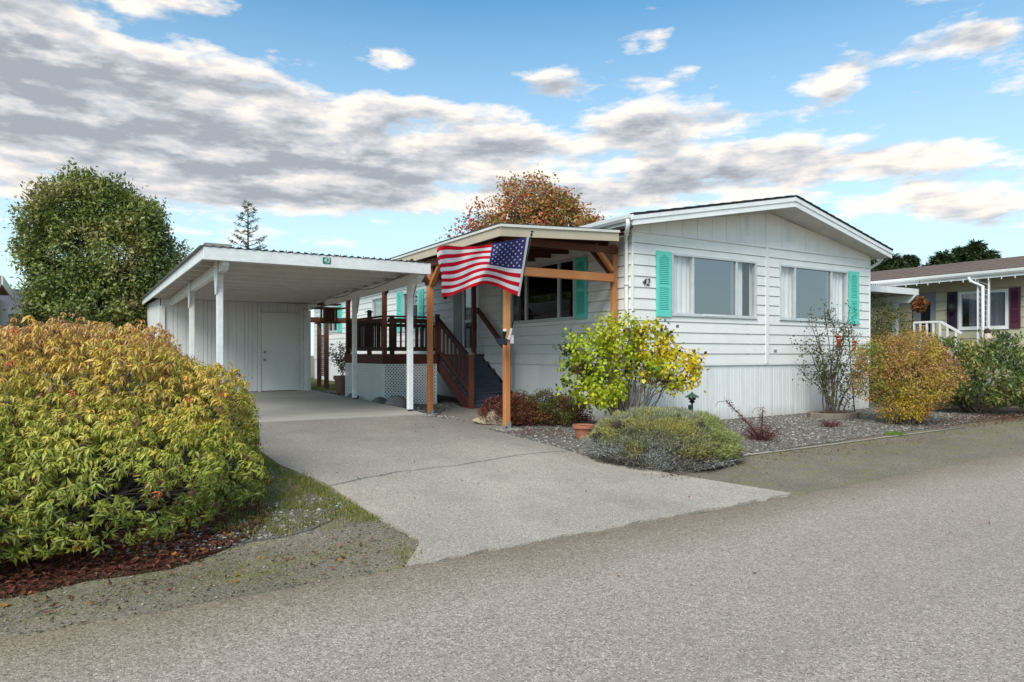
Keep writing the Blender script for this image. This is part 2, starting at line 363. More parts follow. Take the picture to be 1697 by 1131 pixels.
def aggregate(name, base, dark, light, s1=90, s2=260, patch=((.5, .5, .5), 0.), bump=.5, stain=.0, moss=0., stretch=(1, 1, 1), tint=(1, .95, .87), salt=.6, zone=None):
    base, dark, light = [tuple(a*b for a, b in zip(c, tint)) for c in (base, dark, light)]; patch = (tuple(a*b for a, b in zip(patch[0], tint)), patch[1])
    m, N, b, out = newmat(name)
    v = N.n('ShaderNodeTexVoronoi'); v.inputs['Scale'].default_value = s1; N.l(N.pos(), v.inputs['Vector'])
    g = N.n('ShaderNodeSeparateColor'); N.l(v.outputs['Color'], g.inputs[0])
    c = N.mix(N.ramp(g.outputs[0], [(.0, (0, 0, 0)), (.35, (.45, .45, .45)), (.8, (.55, .55, .55)), (1., (1, 1, 1))]), dark, light)
    n2 = N.noise(N.pos(), s2, 2, .8); c = N.mix(.5, c, N.mix(N.ramp(n2, [(.35, (0, 0, 0)), (.65, (1, 1, 1))]), dark, light))
    c = N.mix(.25, c, base)
    b1 = N.noise(N.pos(stretch), .7, 6, .6); c = N.mix(N.ramp(b1, [(.35, (0, 0, 0)), (.7, (patch[1],)*3)]), c, patch[0])
    if stain:
        b2 = N.noise(N.pos((1, 1, 1)), 1.9, 7, .65); c = N.mix(N.ramp(b2, [(.5, (0, 0, 0)), (.75, (stain,)*3)]), c, tuple(x*.5 for x in base))
    if moss:
        b3 = N.noise(N.pos((.6, 1.6, 1)), 2.2, 8, .7); c = N.mix(N.ramp(b3, [(.5, (0, 0, 0)), (.66, (moss,)*3)]), c, (.21, .21, .05))
    v3 = N.n('ShaderNodeTexVoronoi'); v3.inputs['Scale'].default_value = s1*1.55; v3.inputs['Randomness'].default_value = 1.; N.l(N.pos(), v3.inputs['Vector']); g3 = N.n('ShaderNodeSeparateColor'); N.l(v3.outputs['Color'], g3.inputs[0])
    near = N.math('LESS_THAN', v3.outputs['Distance'], .38)
    c = N.mix(N.math('MULTIPLY', N.math('MULTIPLY', N.math('GREATER_THAN', g3.outputs[0], .80), near), salt), c, light)
    c = N.mix(N.math('MULTIPLY', N.math('MULTIPLY', N.math('LESS_THAN', g3.outputs[0], .20), near), salt), c, dark)
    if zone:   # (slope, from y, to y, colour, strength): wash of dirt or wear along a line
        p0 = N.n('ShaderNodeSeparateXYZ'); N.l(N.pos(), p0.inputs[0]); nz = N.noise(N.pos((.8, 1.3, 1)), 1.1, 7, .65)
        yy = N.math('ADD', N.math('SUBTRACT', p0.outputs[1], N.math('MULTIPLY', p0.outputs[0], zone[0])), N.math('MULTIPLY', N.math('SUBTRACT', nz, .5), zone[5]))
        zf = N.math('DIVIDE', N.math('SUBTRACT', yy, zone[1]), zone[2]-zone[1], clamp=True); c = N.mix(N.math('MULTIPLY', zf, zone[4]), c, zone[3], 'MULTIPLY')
    N.l(c, b.inputs['Base Color']); b.inputs['Roughness'].default_value = .92; b.inputs['Specular IOR Level'].default_value = .2
    bp = N.n('ShaderNodeBump'); bp.inputs['Strength'].default_value = bump; bp.inputs['Distance'].default_value = .008
    h = N.math('ADD', N.math('MULTIPLY', v.outputs['Distance'], -1.5), n2)
    N.l(h, bp.inputs['Height']); N.l(bp.outputs[0], b.inputs['Normal'])
    return m
road_m = aggregate('asphalt', (.31, .275, .245), (.085, .072, .062), (.72, .65, .59), 62, 130, ((.26, .235, .212), .5), .3, .12, stretch=(.18, 1.2, 1), salt=.85, zone=(.045, -5.5, -4.7, (.66, .62, .54), 1., .9))
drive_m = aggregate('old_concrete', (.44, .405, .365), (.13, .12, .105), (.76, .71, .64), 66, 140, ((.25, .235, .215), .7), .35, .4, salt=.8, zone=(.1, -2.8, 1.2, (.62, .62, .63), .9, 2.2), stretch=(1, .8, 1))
slab_m = aggregate('smooth_concrete', (.42, .41, .385), (.36, .35, .33), (.48, .47, .44), 120, 300, ((.28, .27, .25), .8), .1, .35, stretch=(.35, 1.5, 1))
ground_m = aggregate('dirt_shoulder', (.175, .155, .125), (.055, .048, .038), (.44, .40, .34), 60, 120, ((.12, .115, .09), .6), .5, .25, .5, salt=.7)
bed_m = aggregate('gravel_base', (.15, .14, .13), (.05, .045, .04), (.34, .32, .30), 45, 120, ((.11, .10, .09), .5), 1., .2)
mulch_m = aggregate('bark_mulch', (.07, .03, .02), (.03, .014, .01), (.13, .05, .032), 60, 150, ((.05, .03, .02), .5), 1., .2)

xs = sorted(set([-400, -200, -100, -60, -40, -30, -22]+[round(-16+.5*i, 3) for i in range(65)]+[22, 30, 40, 60, 100, 200, 400]+list(GU[1:-1])))
ys = sorted(set([-400, -200, -100, -60, -30, -20]+[round(-14+.5*i, 3) for i in range(75)]+[30, 40, 60, 100, 200, 400]+list(GV[1:-1])))
g = MB(); nx = len(xs)
g.v = [(x, y, gzf(x, y)-.004) for y in ys for x in xs]
g.f = [(j*nx+i, j*nx+i+1, (j+1)*nx+i+1, (j+1)*nx+i) for j in range(len(ys)-1) for i in range(nx-1)]; g.mi = [0]*len(g.f)
tag(g.build('ground', ground_m, recalc=False), kind='structure')
# road: follows the gable direction; its near-side edge is ragged
edge = jag([(-60, -4.95), (-12, -4.93), (-8.5, -4.95), (-6.4, -4.93), (-4.8, -4.84), (-2.1, -4.82), (0, -4.72), (4, -4.50), (12, -4.2), (60, -3.5)], .035, .10, 3, False)
road = drape('road', edge+[(60, -13.5), (-60, -13.5)], .012, road_m, 1.0, .05, zfun=lambda x, y: 0.)
# driveway in two pours with a ragged crack between them
crack = [(-6.22, -2.78), (-5.4, -2.45), (-4.6, -2.35), (-3.8, -2.12), (-3.2, -1.98), (-2.76, -1.88)]
crackj = jag(crack, .014, .09, 5, False)
A = [(-6.52, 1.36), (-6.50, -.6), (-6.46, -1.7)]+crackj+jag([(-2.86, -.5), (-2.88, .6), (-2.9, 1.0)], .012, .1, 6, False)+[(-3.1, 1.30), (-3.4, 1.33)]
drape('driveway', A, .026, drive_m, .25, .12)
Bp = [(c[0], c[1]-.014) for c in reversed(crackj)]+jag([(-6.2, -3.15), (-6.12, -3.9), (-6.03, -4.4), (-6.12, -4.62)], .02, .09, 14, False)+jag([(-6.33, -4.90), (-5.2, -4.86), (-4.0, -4.82), (-2.02, -4.74)], .035, .11, 9, False)+[(-2.25, -4.1), (-2.42, -3.6), (-2.6, -2.95), (-2.7, -2.3)]
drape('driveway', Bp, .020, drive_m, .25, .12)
drape('carport_slab', [(-6.95, 1.38), (-3.35, 1.38), (-3.22, 2.4), (-3.08, 6), (-2.95, 10.2), (-7.05, 10.2)], .0, slab_m, .5, .3, zfun=lambda x, y: .437)
wk = [onG(708, 690), onG(735, 682), onG(762, 677.5), onG(838, 674), onG(822, 683), onG(805, 695), onG(793, 706), onG(770, 703)]
wk = [(-3.05, 1.30), (-2.86, 1.9), (-2.3, 3.0), (-1.55, 4.0), (-.1, 4.0), (-.55, 3.0), (-1.35, 1.9), (-1.95, 1.05), (-2.35, .5), (-2.84, .62)]
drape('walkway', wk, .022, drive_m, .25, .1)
# gravel bed round the home and the loose patch left of the drive
bed = jag([(-2.84, .42), (-2.82, -.5), (-2.72, -2.0), (-2.55, -2.95), (-2.38, -3.5), (-1.2, -3.22), (-.5, -2.97), (1.5, -2.78), (3.2, -2.66), (5.6, -2.5), (9, -2.35), (14, -2.2), (14, 24), (-.5, 24), (-3.1, 12), (-3.1, 1.6), (-2.4, .55)], .02, .3, 4)
drape('gravel_bed', bed, .012, bed_m, .5, .06)
left_bed = jag([(-6.5, 1.3), (-6.48, -1.7), (-6.25, -2.8), (-6.2, -3.4), (-6.7, -3.9), (-7.6, -4.1), (-8.4, -3.6), (-8.5, 1.3)], .06, .2, 8)
drape('gravel_patch', left_bed, .008, bed_m, .3, .06)
mulch = jag([(-6.9, -2.4), (-6.85, -3.3), (-7.15, -3.92), (-7.7, -4.25), (-8.6, -4.32), (-10, -4.35), (-12, -4.3), (-12, -.5), (-8, 0), (-7.0, -.8)], .06, .2, 12)
drape('mulch', mulch, .012, mulch_m, .4, .06)

def pip(x, y, poly):
    r = np.zeros(len(x), bool); n = len(poly)
    for i in range(n):
        x0, y0 = poly[i]; x1, y1 = poly[(i+1) % n]
        if y0 == y1: continue
        c = ((y0 > y) != (y1 > y)) & (x < (x1-x0)*(y-y0)/(y1-y0)+x0); r ^= c
    return r
ICO_V = np.array([(0, 0, 1), (.894, 0, .447), (.276, .851, .447), (-.724, .526, .447), (-.724, -.526, .447), (.276, -.851, .447), (.724, .526, -.447), (-.276, .851, -.447), (-.894, 0, -.447), (-.276, -.851, -.447), (.724, -.526, -.447), (0, 0, -1)])
ICO_F = np.array([(0, 1, 2), (0, 2, 3), (0, 3, 4), (0, 4, 5), (0, 5, 1), (1, 6, 2), (2, 7, 3), (3, 8, 4), (4, 9, 5), (5, 10, 1), (2, 6, 7), (3, 7, 8), (4, 8, 9), (5, 9, 10), (1, 10, 6), (11, 7, 6), (11, 8, 7), (11, 9, 8), (11, 10, 9), (11, 6, 10)])
def stones(name, x, y, smin, smax, pal, w, lift=.012, label=None):
    n = len(x); z = gz(x, y)+lift; s = smin+(smax-smin)*R.random(n)**2.2
    Q = np.stack([unit(R.normal(size=(n, 3))) for _ in range(1)], 0)[0]; a = R.uniform(0, 6.28, n); ca, sa = np.cos(a), np.sin(a)
    T = ICO_V[None]*(1+R.uniform(-.28, .28, (n, 12, 1))); T = T*np.stack([s, s*R.uniform(.55, .9, n), s*R.uniform(.35, .6, n)], 1)[:, None]
    X = T[..., 0]*ca[:, None]-T[..., 1]*sa[:, None]; Y = T[..., 0]*sa[:, None]+T[..., 1]*ca[:, None]
    V = np.stack([X+x[:, None], Y+y[:, None], T[..., 2]+z[:, None]], -1).reshape(-1, 3)
    F = (ICO_F[None]+np.arange(n)[:, None, None]*12).reshape(-1, 3)
    o = mesh_np(name, V, F, np.repeat(pick(pal, n, w), 12, 0), stone_m); o['kind'] = 'stuff'
    if label: o['label'] = label
    return o
GP = [(.30, .28, .26), (.42, .40, .37), (.15, .135, .12), (.085, .075, .07), (.24, .20, .16), (.55, .52, .48)]
GW = [.28, .16, .22, .14, .14, .06]
cx = R.uniform(-2.9, 9.5, 46000); cy = -3.4+R.random(46000)*9; keep = pip(cx, cy, bed) & ((cy < .05) | (cx < -.02)) & ~((cy > .05) & pip(cx, cy, wk))
dens = R.random(len(cx)) < np.where(cy < -.2, 1., .55); cx, cy = cx[keep & dens], cy[keep & dens]
stones('pebbles', cx, cy, .010, .030, GP, GW, label='grey crushed gravel in the bed along the house')
cx = R.uniform(-8.5, -5.9, 15000); cy = R.uniform(-4.3, 1.3, 15000); keep = pip(cx, cy, left_bed) & (vnoise(np.stack([cx, cy, cy*0], 1), 2.5, 5) > -.35)
stones('pebbles', cx[keep], cy[keep], .008, .026, GP, [.3, .24, .16, .1, .1, .1], label='pale gravel left of the driveway')
cx = np.concatenate([R.uniform(-11, -6, 3000), R.uniform(-2.2, 10, 1500)]); cy = np.concatenate([R.uniform(-5.0, -3.9, 3000), R.uniform(-4.7, -2.4, 1500)])
stones('pebbles', cx, cy, .003, .012, [(.30, .265, .22), (.20, .175, .145), (.12, .105, .09), (.42, .38, .33)], [.4, .3, .2, .1], .003, label='fine grit on the road shoulder')
cx = R.uniform(-3.3, -2.5, 3000); cy = R.uniform(1.4, 12, 3000)
stones('pebbles', cx, cy, .012, .035, GP, GW, .02, label='gravel strip between carport slab and porch lattice')

# grass
def grass(name, x, y, h0, h1, pal, w, label, lean=.5):
    n = len(x); P = np.stack([x, y, gz(x, y)+.01], 1); d = rdir(n); d[:, 2] = 0; A = d*lean*R.random((n, 1))+np.array([0, 0, 1.])
    V, F, T = leaves(P, A, d+1e-3, R.uniform(h0, h1, n), R.uniform(.003, .006, n)*1.4, pick(pal, n, w), 2.)
    o = mesh_np(name, V, F, T, leaf_m); o['kind'] = 'stuff'; o['label'] = label; return o
def tufts(cn, per, xf, yf, s):
    a, b = xf(cn), yf(cn); x = np.repeat(a, per)+R.normal(0, s, cn*per); y = np.repeat(b, per)+R.normal(0, s, cn*per); return x, y
ey = R.uniform(-3.9, -1.0, 420); ey = np.where(R.random(420) < .5, ey, -1.6+R.normal(0, .5, 420)); ex = np.interp(ey, [-4.4, -3.9, -3.15, -2.8, -1.7, 1], [-6.03, -6.12, -6.2, -6.22, -6.46, -6.5])-np.abs(R.normal(.02, .14, 420))*np.where(ey > -3.1, 1., .45)-.03
gx = np.repeat(ex, 14)+R.normal(0, .035, 420*14); gy = np.repeat(ey, 14)+R.normal(0, .035, 420*14)
ok = gx < np.interp(gy, [-4.4, -3.9, -3.15, -2.8, -1.7, 1], [-6.03, -6.12, -6.2, -6.22, -6.46, -6.5])-.02
GR = [(.24, .29, .04), (.36, .34, .08), (.17, .22, .03), (.40, .32, .15)]
grass('grass', gx[ok], gy[ok], .008, .036, GR, [.4, .25, .2, .15], 'bright green grass along the left edge of the driveway', .9)
gx, gy = tufts(240, 22, lambda n: R.uniform(-7.3, -6.3, n), lambda n: R.uniform(-3.95, -2.2, n), .045)
grass('grass', gx, gy, .012, .05, GR, [.3, .3, .15, .25], 'thin yellowish grass in the gravel beside the driveway', 1.1)
gx, gy = tufts(900, 12, lambda n: R.uniform(-11, -6.4, n), lambda n: -4.45+R.normal(0, .17, n), .05)
grass('grass', gx, gy, .003, .010, [(.20, .23, .04), (.27, .27, .06), (.30, .26, .10)], [.4, .35, .25], 'short mossy grass strip on the left road shoulder', 1.2)
gx, gy = tufts(420, 12, lambda n: R.uniform(-2.2, 9, n), lambda n: -3.25+R.normal(0, .25, n), .05)
grass('grass', gx, gy, .005, .02, [(.20, .20, .05), (.26, .23, .07), (.36, .29, .14)], [.35, .35, .3], 'sparse dry grass on the shoulder in front of the gravel bed', 1.2)
gx, gy = tufts(16, 8, lambda n: R.normal(-6.25, .05, n), lambda n: R.uniform(-4.85, -4.55, n), .035)
grass('grass', gx, gy, .015, .05, [(.45, .40, .18), (.30, .33, .05)], [.6, .4], 'straw coloured tuft at the corner of the driveway mouth', .9)
gx, gy = tufts(12, 20, lambda n: R.normal(3.35, .06, n), lambda n: R.normal(-2.78, .04, n), .04)
grass('grass', gx, gy, .02, .07, [(.20, .34, .04)], [1], 'small green weed at the edge of the gravel bed', .9)
gx, gy = tufts(600, 20, lambda n: R.uniform(-2.9, -.3, n), lambda n: R.uniform(10.2, 24, n), .09)
grass('grass', gx, gy, .03, .07, [(.16, .26, .03), (.28, .30, .05)], [.5, .5], 'lawn strip beyond the carport behind the shed', 1.)
# fallen leaves
def litter(x, y, L0, L1, pal, w, label, lift=.02):
    n = len(x); P = np.stack([x, y, gz(x, y)+lift+R.random(n)*.015], 1); A = rdir(n); A[:, 2] *= .25; Nn = rdir(n)*.45+np.array([0, 0, 1.])
    L = R.uniform(L0, L1, n); V, F, T = leaves(P, A, Nn, L, L*R.uniform(.3, .5, n), pick(pal, n, w), R.choice([-1.2, 1.2]))
    o = mesh_np('fallen_leaves', V, F, T, leaf_m); o['kind'] = 'stuff'; o['label'] = label
lx = R.uniform(-11.5, -6.6, 15000); ly = R.uniform(-4.5, -2.2, 15000); k = pip(lx, ly, mulch)
RB = [(.17, .05, .035), (.10, .03, .022), (.26, .09, .05), (.50, .22, .05), (.30, .17, .10)]
litter(lx[k], ly[k], .03, .075, RB, [.4, .3, .2, .03, .07], 'reddish brown fallen leaves under the big shrub')
litter(R.uniform(-10.5, -6.3, 160), R.normal(-4.55, .18, 160), .03, .07, RB, [.2, .2, .2, .25, .15], 'scattered leaves on the left shoulder', .012)
litter(R.normal(8.4, 1.7, 2600), R.normal(-2.35, .28, 2600), .03, .06, RB, [.45, .25, .15, .1, .05], 'red brown leaves below the rhododendron')
litter(R.uniform(-2.6, 7, 620), R.uniform(-3.2, -.1, 620), .025, .05, RB, [.25, .3, .2, .1, .15], 'stray leaves on the gravel bed', .035)
litter(R.uniform(-2.3, 4, 300), R.normal(-3.1, .25, 300), .025, .055, RB, [.2, .3, .25, .1, .15], 'stray leaves on the shoulder right of the driveway', .012)
litter(R.uniform(-6.1, -2.4, 70), R.uniform(-4.9, 1.0, 70), .02, .045, RB, [.3, .3, .2, .05, .15], 'few scattered leaves on the driveway', .035)
litter(R.uniform(-8, 3, 46), R.uniform(-6.5, -4.8, 46), .02, .045, RB, [.3, .3, .2, .05, .15], 'few scattered leaves on the road', .02)
litter(np.append(R.normal(-2.2, .35, 420), R.normal(-2.5, .2, 60)), np.append(R.normal(-.2, .4, 420), R.normal(-3.55, .1, 60)), .025, .045, RB, [.4, .3, .2, .05, .05], 'dark red leaves around the porch corner post', .03)

# ------------------------------------------------------------------ wall mapping helpers
gable = lambda a, z, o: (a, -o, z)
side = lambda a, z, o: (-o, a, z)
def lap(mp, a0, a1, z0, z1, course, openings, mb, out=.018, top=None):
    """lapped siding with real openings: (a0,a1,z0,z1) each"""
    k0 = z0
    while k0 < z1-1e-4:
        k1 = min(k0+course, z1)
        zs = sorted(set([k0, k1]+[z for o in openings for z in o[2:4] if k0 < z < k1]))
        for s0, s1 in zip(zs, zs[1:]):
            cut = sorted([(max(o[0], a0), min(o[1], a1)) for o in openings if o[2] < (s0+s1)/2 < o[3] and o[0] < a1 and o[1] > a0]); a = a0; spans = []
            for c in cut:
                if c[0] > a: spans.append((a, c[0]))
                a = max(a, c[1])
            if a < a1: spans.append((a, a1))
            f = lambda z: .004+out*(1-(z-k0)/course)
            if abs(s1-k1) < 1e-6 and s1-s0 > .03:
                for p, q in spans: mb.quad(mp(p, s1-.012, -.02), mp(q, s1-.012, -.02), mp(q, s1, -.02), mp(p, s1, -.02)); mb.quad(mp(p, s1-.012, -.02), mp(q, s1-.012, -.02), mp(q, s1-.012, f(s1-.012)), mp(p, s1-.012, f(s1-.012)))
                s1 = s1-.012
            for p, q in spans:
                mb.quad(mp(p, s0, f(s0)), mp(q, s0, f(s0)), mp(q, s1, f(s1)), mp(p, s1, f(s1)))
                if s0 == k0: mb.quad(mp(p, s0, -.02), mp(q, s0, -.02), mp(q, s0, f(s0)), mp(p, s0, f(s0)))
        k0 = k1
def window(parent, mp, a0, a1, z0, z1, mull=(), curtains=(), fw=.045, label=None, gm=None, frame_mat=None, blind=None, name='window'):
    fr = MB(); fm = frame_mat or vinyl_frame
    for b in ((a0, a1, z1-fw, z1), (a0, a1, z0, z0+fw), (a0, a0+fw, z0+fw, z1-fw), (a1-fw, a1, z0+fw, z1-fw)): fr.mbox(mp, b[0], b[1], b[2], b[3], -.06, .035)
    for m in mull: fr.mbox(mp, m-.022, m+.022, z0+fw, z1-fw, -.05, .028)
    fr.mbox(mp, a0-.01, a1+.01, z0-.02, z0, -.0, .05)
    w = fr.build(name, fm, parent, bevel=.004)
    if label: w['label'] = label
    ms = [a0+fw]+[m for m in mull]+[a1-fw]
    for i, (p, q) in enumerate(zip(ms, ms[1:])):
        g_ = MB(); o = -.01; cur = any(c[0] < (p+q)/2 < c[1] for c in curtains)
        g_.quad(mp(p, z0+fw, o), mp(q, z0+fw, o), mp(q, z1-fw, o), mp(p, z1-fw, o)); g_.build('pane', gm or (glass_thin if cur else glass), w)
    for c in curtains:
        cb = MB(); n = max(8, int((c[1]-c[0])/.02)); z_ = (z0+.01, z1-.01)
        for i in range(n+1):
            a = c[0]+(c[1]-c[0])*i/n; oo = -.11+.022*math.sin(a*46)+.012*math.sin(a*93+1)+.01*math.sin(a*17)
            cb.v += [mp(a, z_[0], oo), mp(a, z_[1], oo*.97)]
            if i: cb.f.append((2*i-2, 2*i, 2*i+1, 2*i-1)); cb.mi.append(0)
        cb.build('curtain', curtain_m, w, smooth=True, recalc=False)
    if blind:
        bb = MB(); bb.mbox(mp, blind[0], blind[1], z0+.01, z1-.01, -.09, -.08); bb.build('blind', blind_m, w)
    return w
def shutter(parent, mp, a0, a1, z0, z1, mat, simple=False, off=.025):
    s = MB(); w = a1-a0; st = w*.17; zm = z0+(z1-z0)*.47; t = .028
    s.mbox(mp, a0, a1, z0, z1, off-.01, off+.004)
    s.mbox(mp, a0, a0+st, z0, z1, off, off+t); s.mbox(mp, a1-st, a1, z0, z1, off, off+t)
    s.mbox(mp, a0+st, a1-st, z0, z0+.1, off, off+t-.003); s.mbox(mp, a0+st, a1-st, zm-.03, zm+.03, off, off+t-.003)
    # arched head rail
    n = 8; zt = z1-.13; pts = [mp(a0+st, z1, off+t-.003), mp(a1-st, z1, off+t-.003)]
    for i in range(n+1):
        f = 1-i/n; pts.append(mp(a0+st+(a1-a0-2*st)*f, zt+.06*math.sin(PI*f), off+t-.003))
    e = Vector(mp(0, 0, 0))-Vector(mp(0, 0, t)); s.prism(pts, e)
    z = z0+.1
    while z < z1-.10:
        if not zm-.05 < z < zm+.02:
            q = [mp(a0+st, z, off+.024), mp(a1-st, z, off+.024), mp(a1-st, z+.026, off+.006), mp(a0+st, z+.026, off+.006)]
            s.prism(q, Vector((0, 0, .007)))
        z += .034
    return s.build('shutter', mat, parent)

# ------------------------------------------------------------------ the manufactured home
L = 20.6; Wd = 7.2; ZB = 1.26; ZT = 3.64
home = thing('mobile_home', 'white manufactured home with lap siding, teal shutters and a low gable facing the road', 'mobile home', (0, 0, .2))
gop = [(.93, 3.27, 2.17, 3.31), (3.99, 6.35, 2.17, 3.31)]
sop = [(1.68, 4.13, 2.15, 3.36), (5.62, 6.50, 1.46, 3.36), (9.35, 10.55, 2.15, 3.34), (12.3, 13.3, 2.3, 3.34), (17.25, 18.55, 2.33, 3.34)]
m = MB(); lap(gable, .0, 3.55, ZB, ZT, .198, gop, m); lap(gable, 3.65, Wd, ZB, ZT, .198, gop, m); m.build('gable_wall', siding_white, home, recalc=False)
m = MB(); lap(side, 0, L, ZB, ZT+.02, .198, sop, m); m.build('side_wall', siding_white, home, recalc=False)
m = MB(); m.quad((Wd, 0, .1), (Wd, L, .1), (Wd, L, 3.7), (Wd, 0, 3.7)); m.quad((0, L, .1), (Wd, L, .1), (Wd, L, 3.7), (3.6, L, 4.42), (0, L, 3.7)); m.build('rear_wall', siding_white, home)
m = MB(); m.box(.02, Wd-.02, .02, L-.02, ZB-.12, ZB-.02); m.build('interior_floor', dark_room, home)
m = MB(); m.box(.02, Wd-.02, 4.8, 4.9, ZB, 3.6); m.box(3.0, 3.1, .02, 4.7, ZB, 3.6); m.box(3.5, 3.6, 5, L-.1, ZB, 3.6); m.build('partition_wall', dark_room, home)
# skirting: ribbed metal panels
def ribbed(mp, a0, a1, z0f, z1, mb, pitch=.1):
    a = a0
    while a < a1-1e-6:
        b = min(a+pitch*(.45+1.1*abs(math.sin(a*7.3))), a1); pr = [(a, .0), (a+(b-a)*.72, .0), (a+(b-a)*.78, -.0035), (a+(b-a)*.94, -.0035), (b, 0)]
        for (p, o), (q, r) in zip(pr, pr[1:]): mb.quad(mp(p, z0f(p), o), mp(q, z0f(q), r), mp(q, z1, r), mp(p, z1, o))
        a = b
m = MB(); ribbed(gable, 0, Wd, lambda a: .05, ZB-.02, m); ribbed(side, 0, L, lambda a: .05, ZB-.02, m)
for a in (.9, 1.85, 2.75, 3.62, 4.4, 5.3, 6.2): m.mbox(gable, a, a+.012, .05, ZB-.03, .001, .006)
m.build('skirting', skirt_white, home, recalc=False)
m = MB(); m.mbox(gable, -.03, Wd+.03, ZB-.035, ZB-.003, -.01, .03); m.mbox(side, 0.03, L, ZB-.035, ZB-.003, -.01, .03); m.build('skirting_cap', trim_white, home, bevel=.004)
for b_ in ((-.028, .012, -.028, .012), (Wd-.012, Wd+.028, -.028, .012), (-.028, .1, L-.1, L+.028)):
    m = MB(); m.box(*b_, ZB, 3.68); m.build('corner_trim', trim_white, home, bevel=.004)
m = MB(); m.mbox(gable, 3.55, 3.65, ZB-.02, 4.33, 0, .03); m.build('seam_batten', trim_white, home, bevel=.005)
# gable boards with grooves
def roofz(x): return 3.84+(4.40-3.84)*(1-abs(x-3.6)/3.6)-.19
m = MB(); bw = .4
for s0, s1 in ((0.0, 3.55), (3.65, Wd)):
    a = s0
    while a < s1-.01:
        b = min(a+bw, s1); g0 = .006
        t0, t1 = min(roofz(a)+.12, 4.44), min(roofz(b-g0)+.12, 4.44)
        m.hexa([(a, 0, ZT), (b-g0, 0, ZT), (b-g0, -.022, ZT), (a, -.022, ZT), (a, 0, t0), (b-g0, 0, t1), (b-g0, -.022, t1), (a, -.022, t0)])
        a = b
m.quad((0, -.002, ZT), (Wd, -.002, ZT), (Wd, -.002, 3.75), (3.6, -.002, 4.42), (0, -.002, 3.75))
m.build('gable_boards', siding_white, home, bevel=.002)
m = MB(); m.mbox(gable, -.02, Wd+.02, ZT-.02, ZT+.012, 0, .035); m.build('gable_ledge', trim_white, home, bevel=.003)
for a in (2.92, 4.22):
    v = MB(); v.mbox(gable, a-.0, a+.17, 3.8, 4.22, .02, .03)
    for i in range(9):
        z = 3.82+i*.043; v.prism([gable(a+.03, z, .028), gable(a+.14, z, .028), gable(a+.14, z+.03, .048), gable(a+.03, z+.03, .048)], (0, 0, .006))
    v.build('louvre_vent', trim_white, home)
# roof, prow-fronted
ZE, ZR, FE, FR = 3.815, 4.53, -.37, -.68
rf = MB()
for sx in (0, 1):
    xe = -.31 if not sx else 7.51
    P_ = [(xe, FE-.02, ZE), (3.6, FR-.02, ZR), (3.6, L+.3, ZR), (xe, L+.3, ZE)]
    rf.prism(P_, (0, 0, .03))
    # shingle courses as real steps
    n = 14
    for i in range(n):
        t = i/n; t1 = (i+1)/n; a = Vector(P_[0]).lerp(Vector(P_[1]), t); b = Vector(P_[0]).lerp(Vector(P_[1]), t1); c = Vector(P_[3]).lerp(Vector(P_[2]), t1); d = Vector(P_[3]).lerp(Vector(P_[2]), t)
        a.z += .045; d.z += .045; b.z += .033; c.z += .033; a.y -= .015; b.y -= .015; rf.prism([a, b, c, d], (0, 0, -.012))
roof = rf.build('roof', shingle, home)
m = MB()
for xe in (-.31, 7.51):
    a, b = Vector((xe, FE, ZE)), Vector((3.6, FR, ZR)); e = Vector((0, .025, 0))
    m.hexa([a+Vector((0, 0, -.17)), b+Vector((0, 0, -.19)), b+e+Vector((0, 0, -.19)), a+e+Vector((0, 0, -.17)), a+Vector((0, 0, -.002)), b+Vector((0, 0, -.002)), b+e+Vector((0, 0, -.002)), a+e+Vector((0, 0, -.002))])
    a2, b2 = a+Vector((0, -.018, 0)), b+Vector((0, -.018, 0)); e = Vector((0, .017, 0))
    m.hexa([a2+Vector((0, 0, -.075)), b2+Vector((0, 0, -.085)), b2+e+Vector((0, 0, -.085)), a2+e+Vector((0, 0, -.075)), a2+Vector((0, 0, -.004)), b2+Vector((0, 0, -.004)), b2+e+Vector((0, 0, -.004)), a2+e+Vector((0, 0, -.004))])
m.box(3.53, 3.60, FR-.03, FR-.02, ZR-.09, ZR-.01)
m.box(-.31, -.29, FE+.03, L+.3, ZE-.14, ZE-.004); m.box(7.49, 7.51, FE+.03, L+.3, ZE-.14, ZE-.004)
m.build('fascia', trim_white, home, bevel=.003)
m = MB(); zz = .15
m.prism([(-.28, FE+.03, ZE-zz), (3.6, FR+.03, ZR-zz-.01), (3.6, .0, ZR-zz-.01), (-.28, .0, ZE-zz)], (0, 0, .01))
m.prism([(7.48, FE+.03, ZE-zz), (3.6, FR+.03, ZR-zz-.01), (3.6, .0, ZR-zz-.01), (7.48, .0, ZE-zz)], (0, 0, .01))
m.box(-.285, 0, 0.001, L, ZE-.125, ZE-.12); m.box(Wd, 7.485, .001, L, ZE-.125, ZE-.12)
m.build('soffit', M('soffit_paint', (.62, .60, .55), .7), home)
def gutter(name, x0, sgn, y0, y1, z, parent):
    q = MB(); pr = [(0, 0), (.0, -.085), (.05, -.105), (.085, -.06), (.095, -.01), (.095, 0), (.08, 0), (.08, -.02), (.05, -.085), (.01, -.08), (.008, 0)]
    q.prism([(x0+sgn*a, y0, z+b) for a, b in pr], (0, y1-y0, 0)); return q.build(name, trim_white, parent)
gutter('gutter', -.312, -1, FE-.02, L+.3, ZE+.015, home); gutter('gutter', 7.512, 1, FE+.12, L+.3, ZE+.015, home)
def sq_tube(pts, w, d):
    q = MB()
    for p, r in zip(pts, pts[1:]): q.bar(p, r, w, d, (0, 1, 0))
    return q
q = MB(); vv = .05; q.tube([(-.36, vv-.35, 3.75), (-.36, vv-.35, 3.66), (-.33, vv-.30, 3.60), (-.10, vv+.02, 3.50), (-.065, vv+.04, 3.44), (-.06, vv+.04, 2.4), (-.06, vv+.04, .3), (-.10, vv+.03, .22)], [.036]*8, 8)
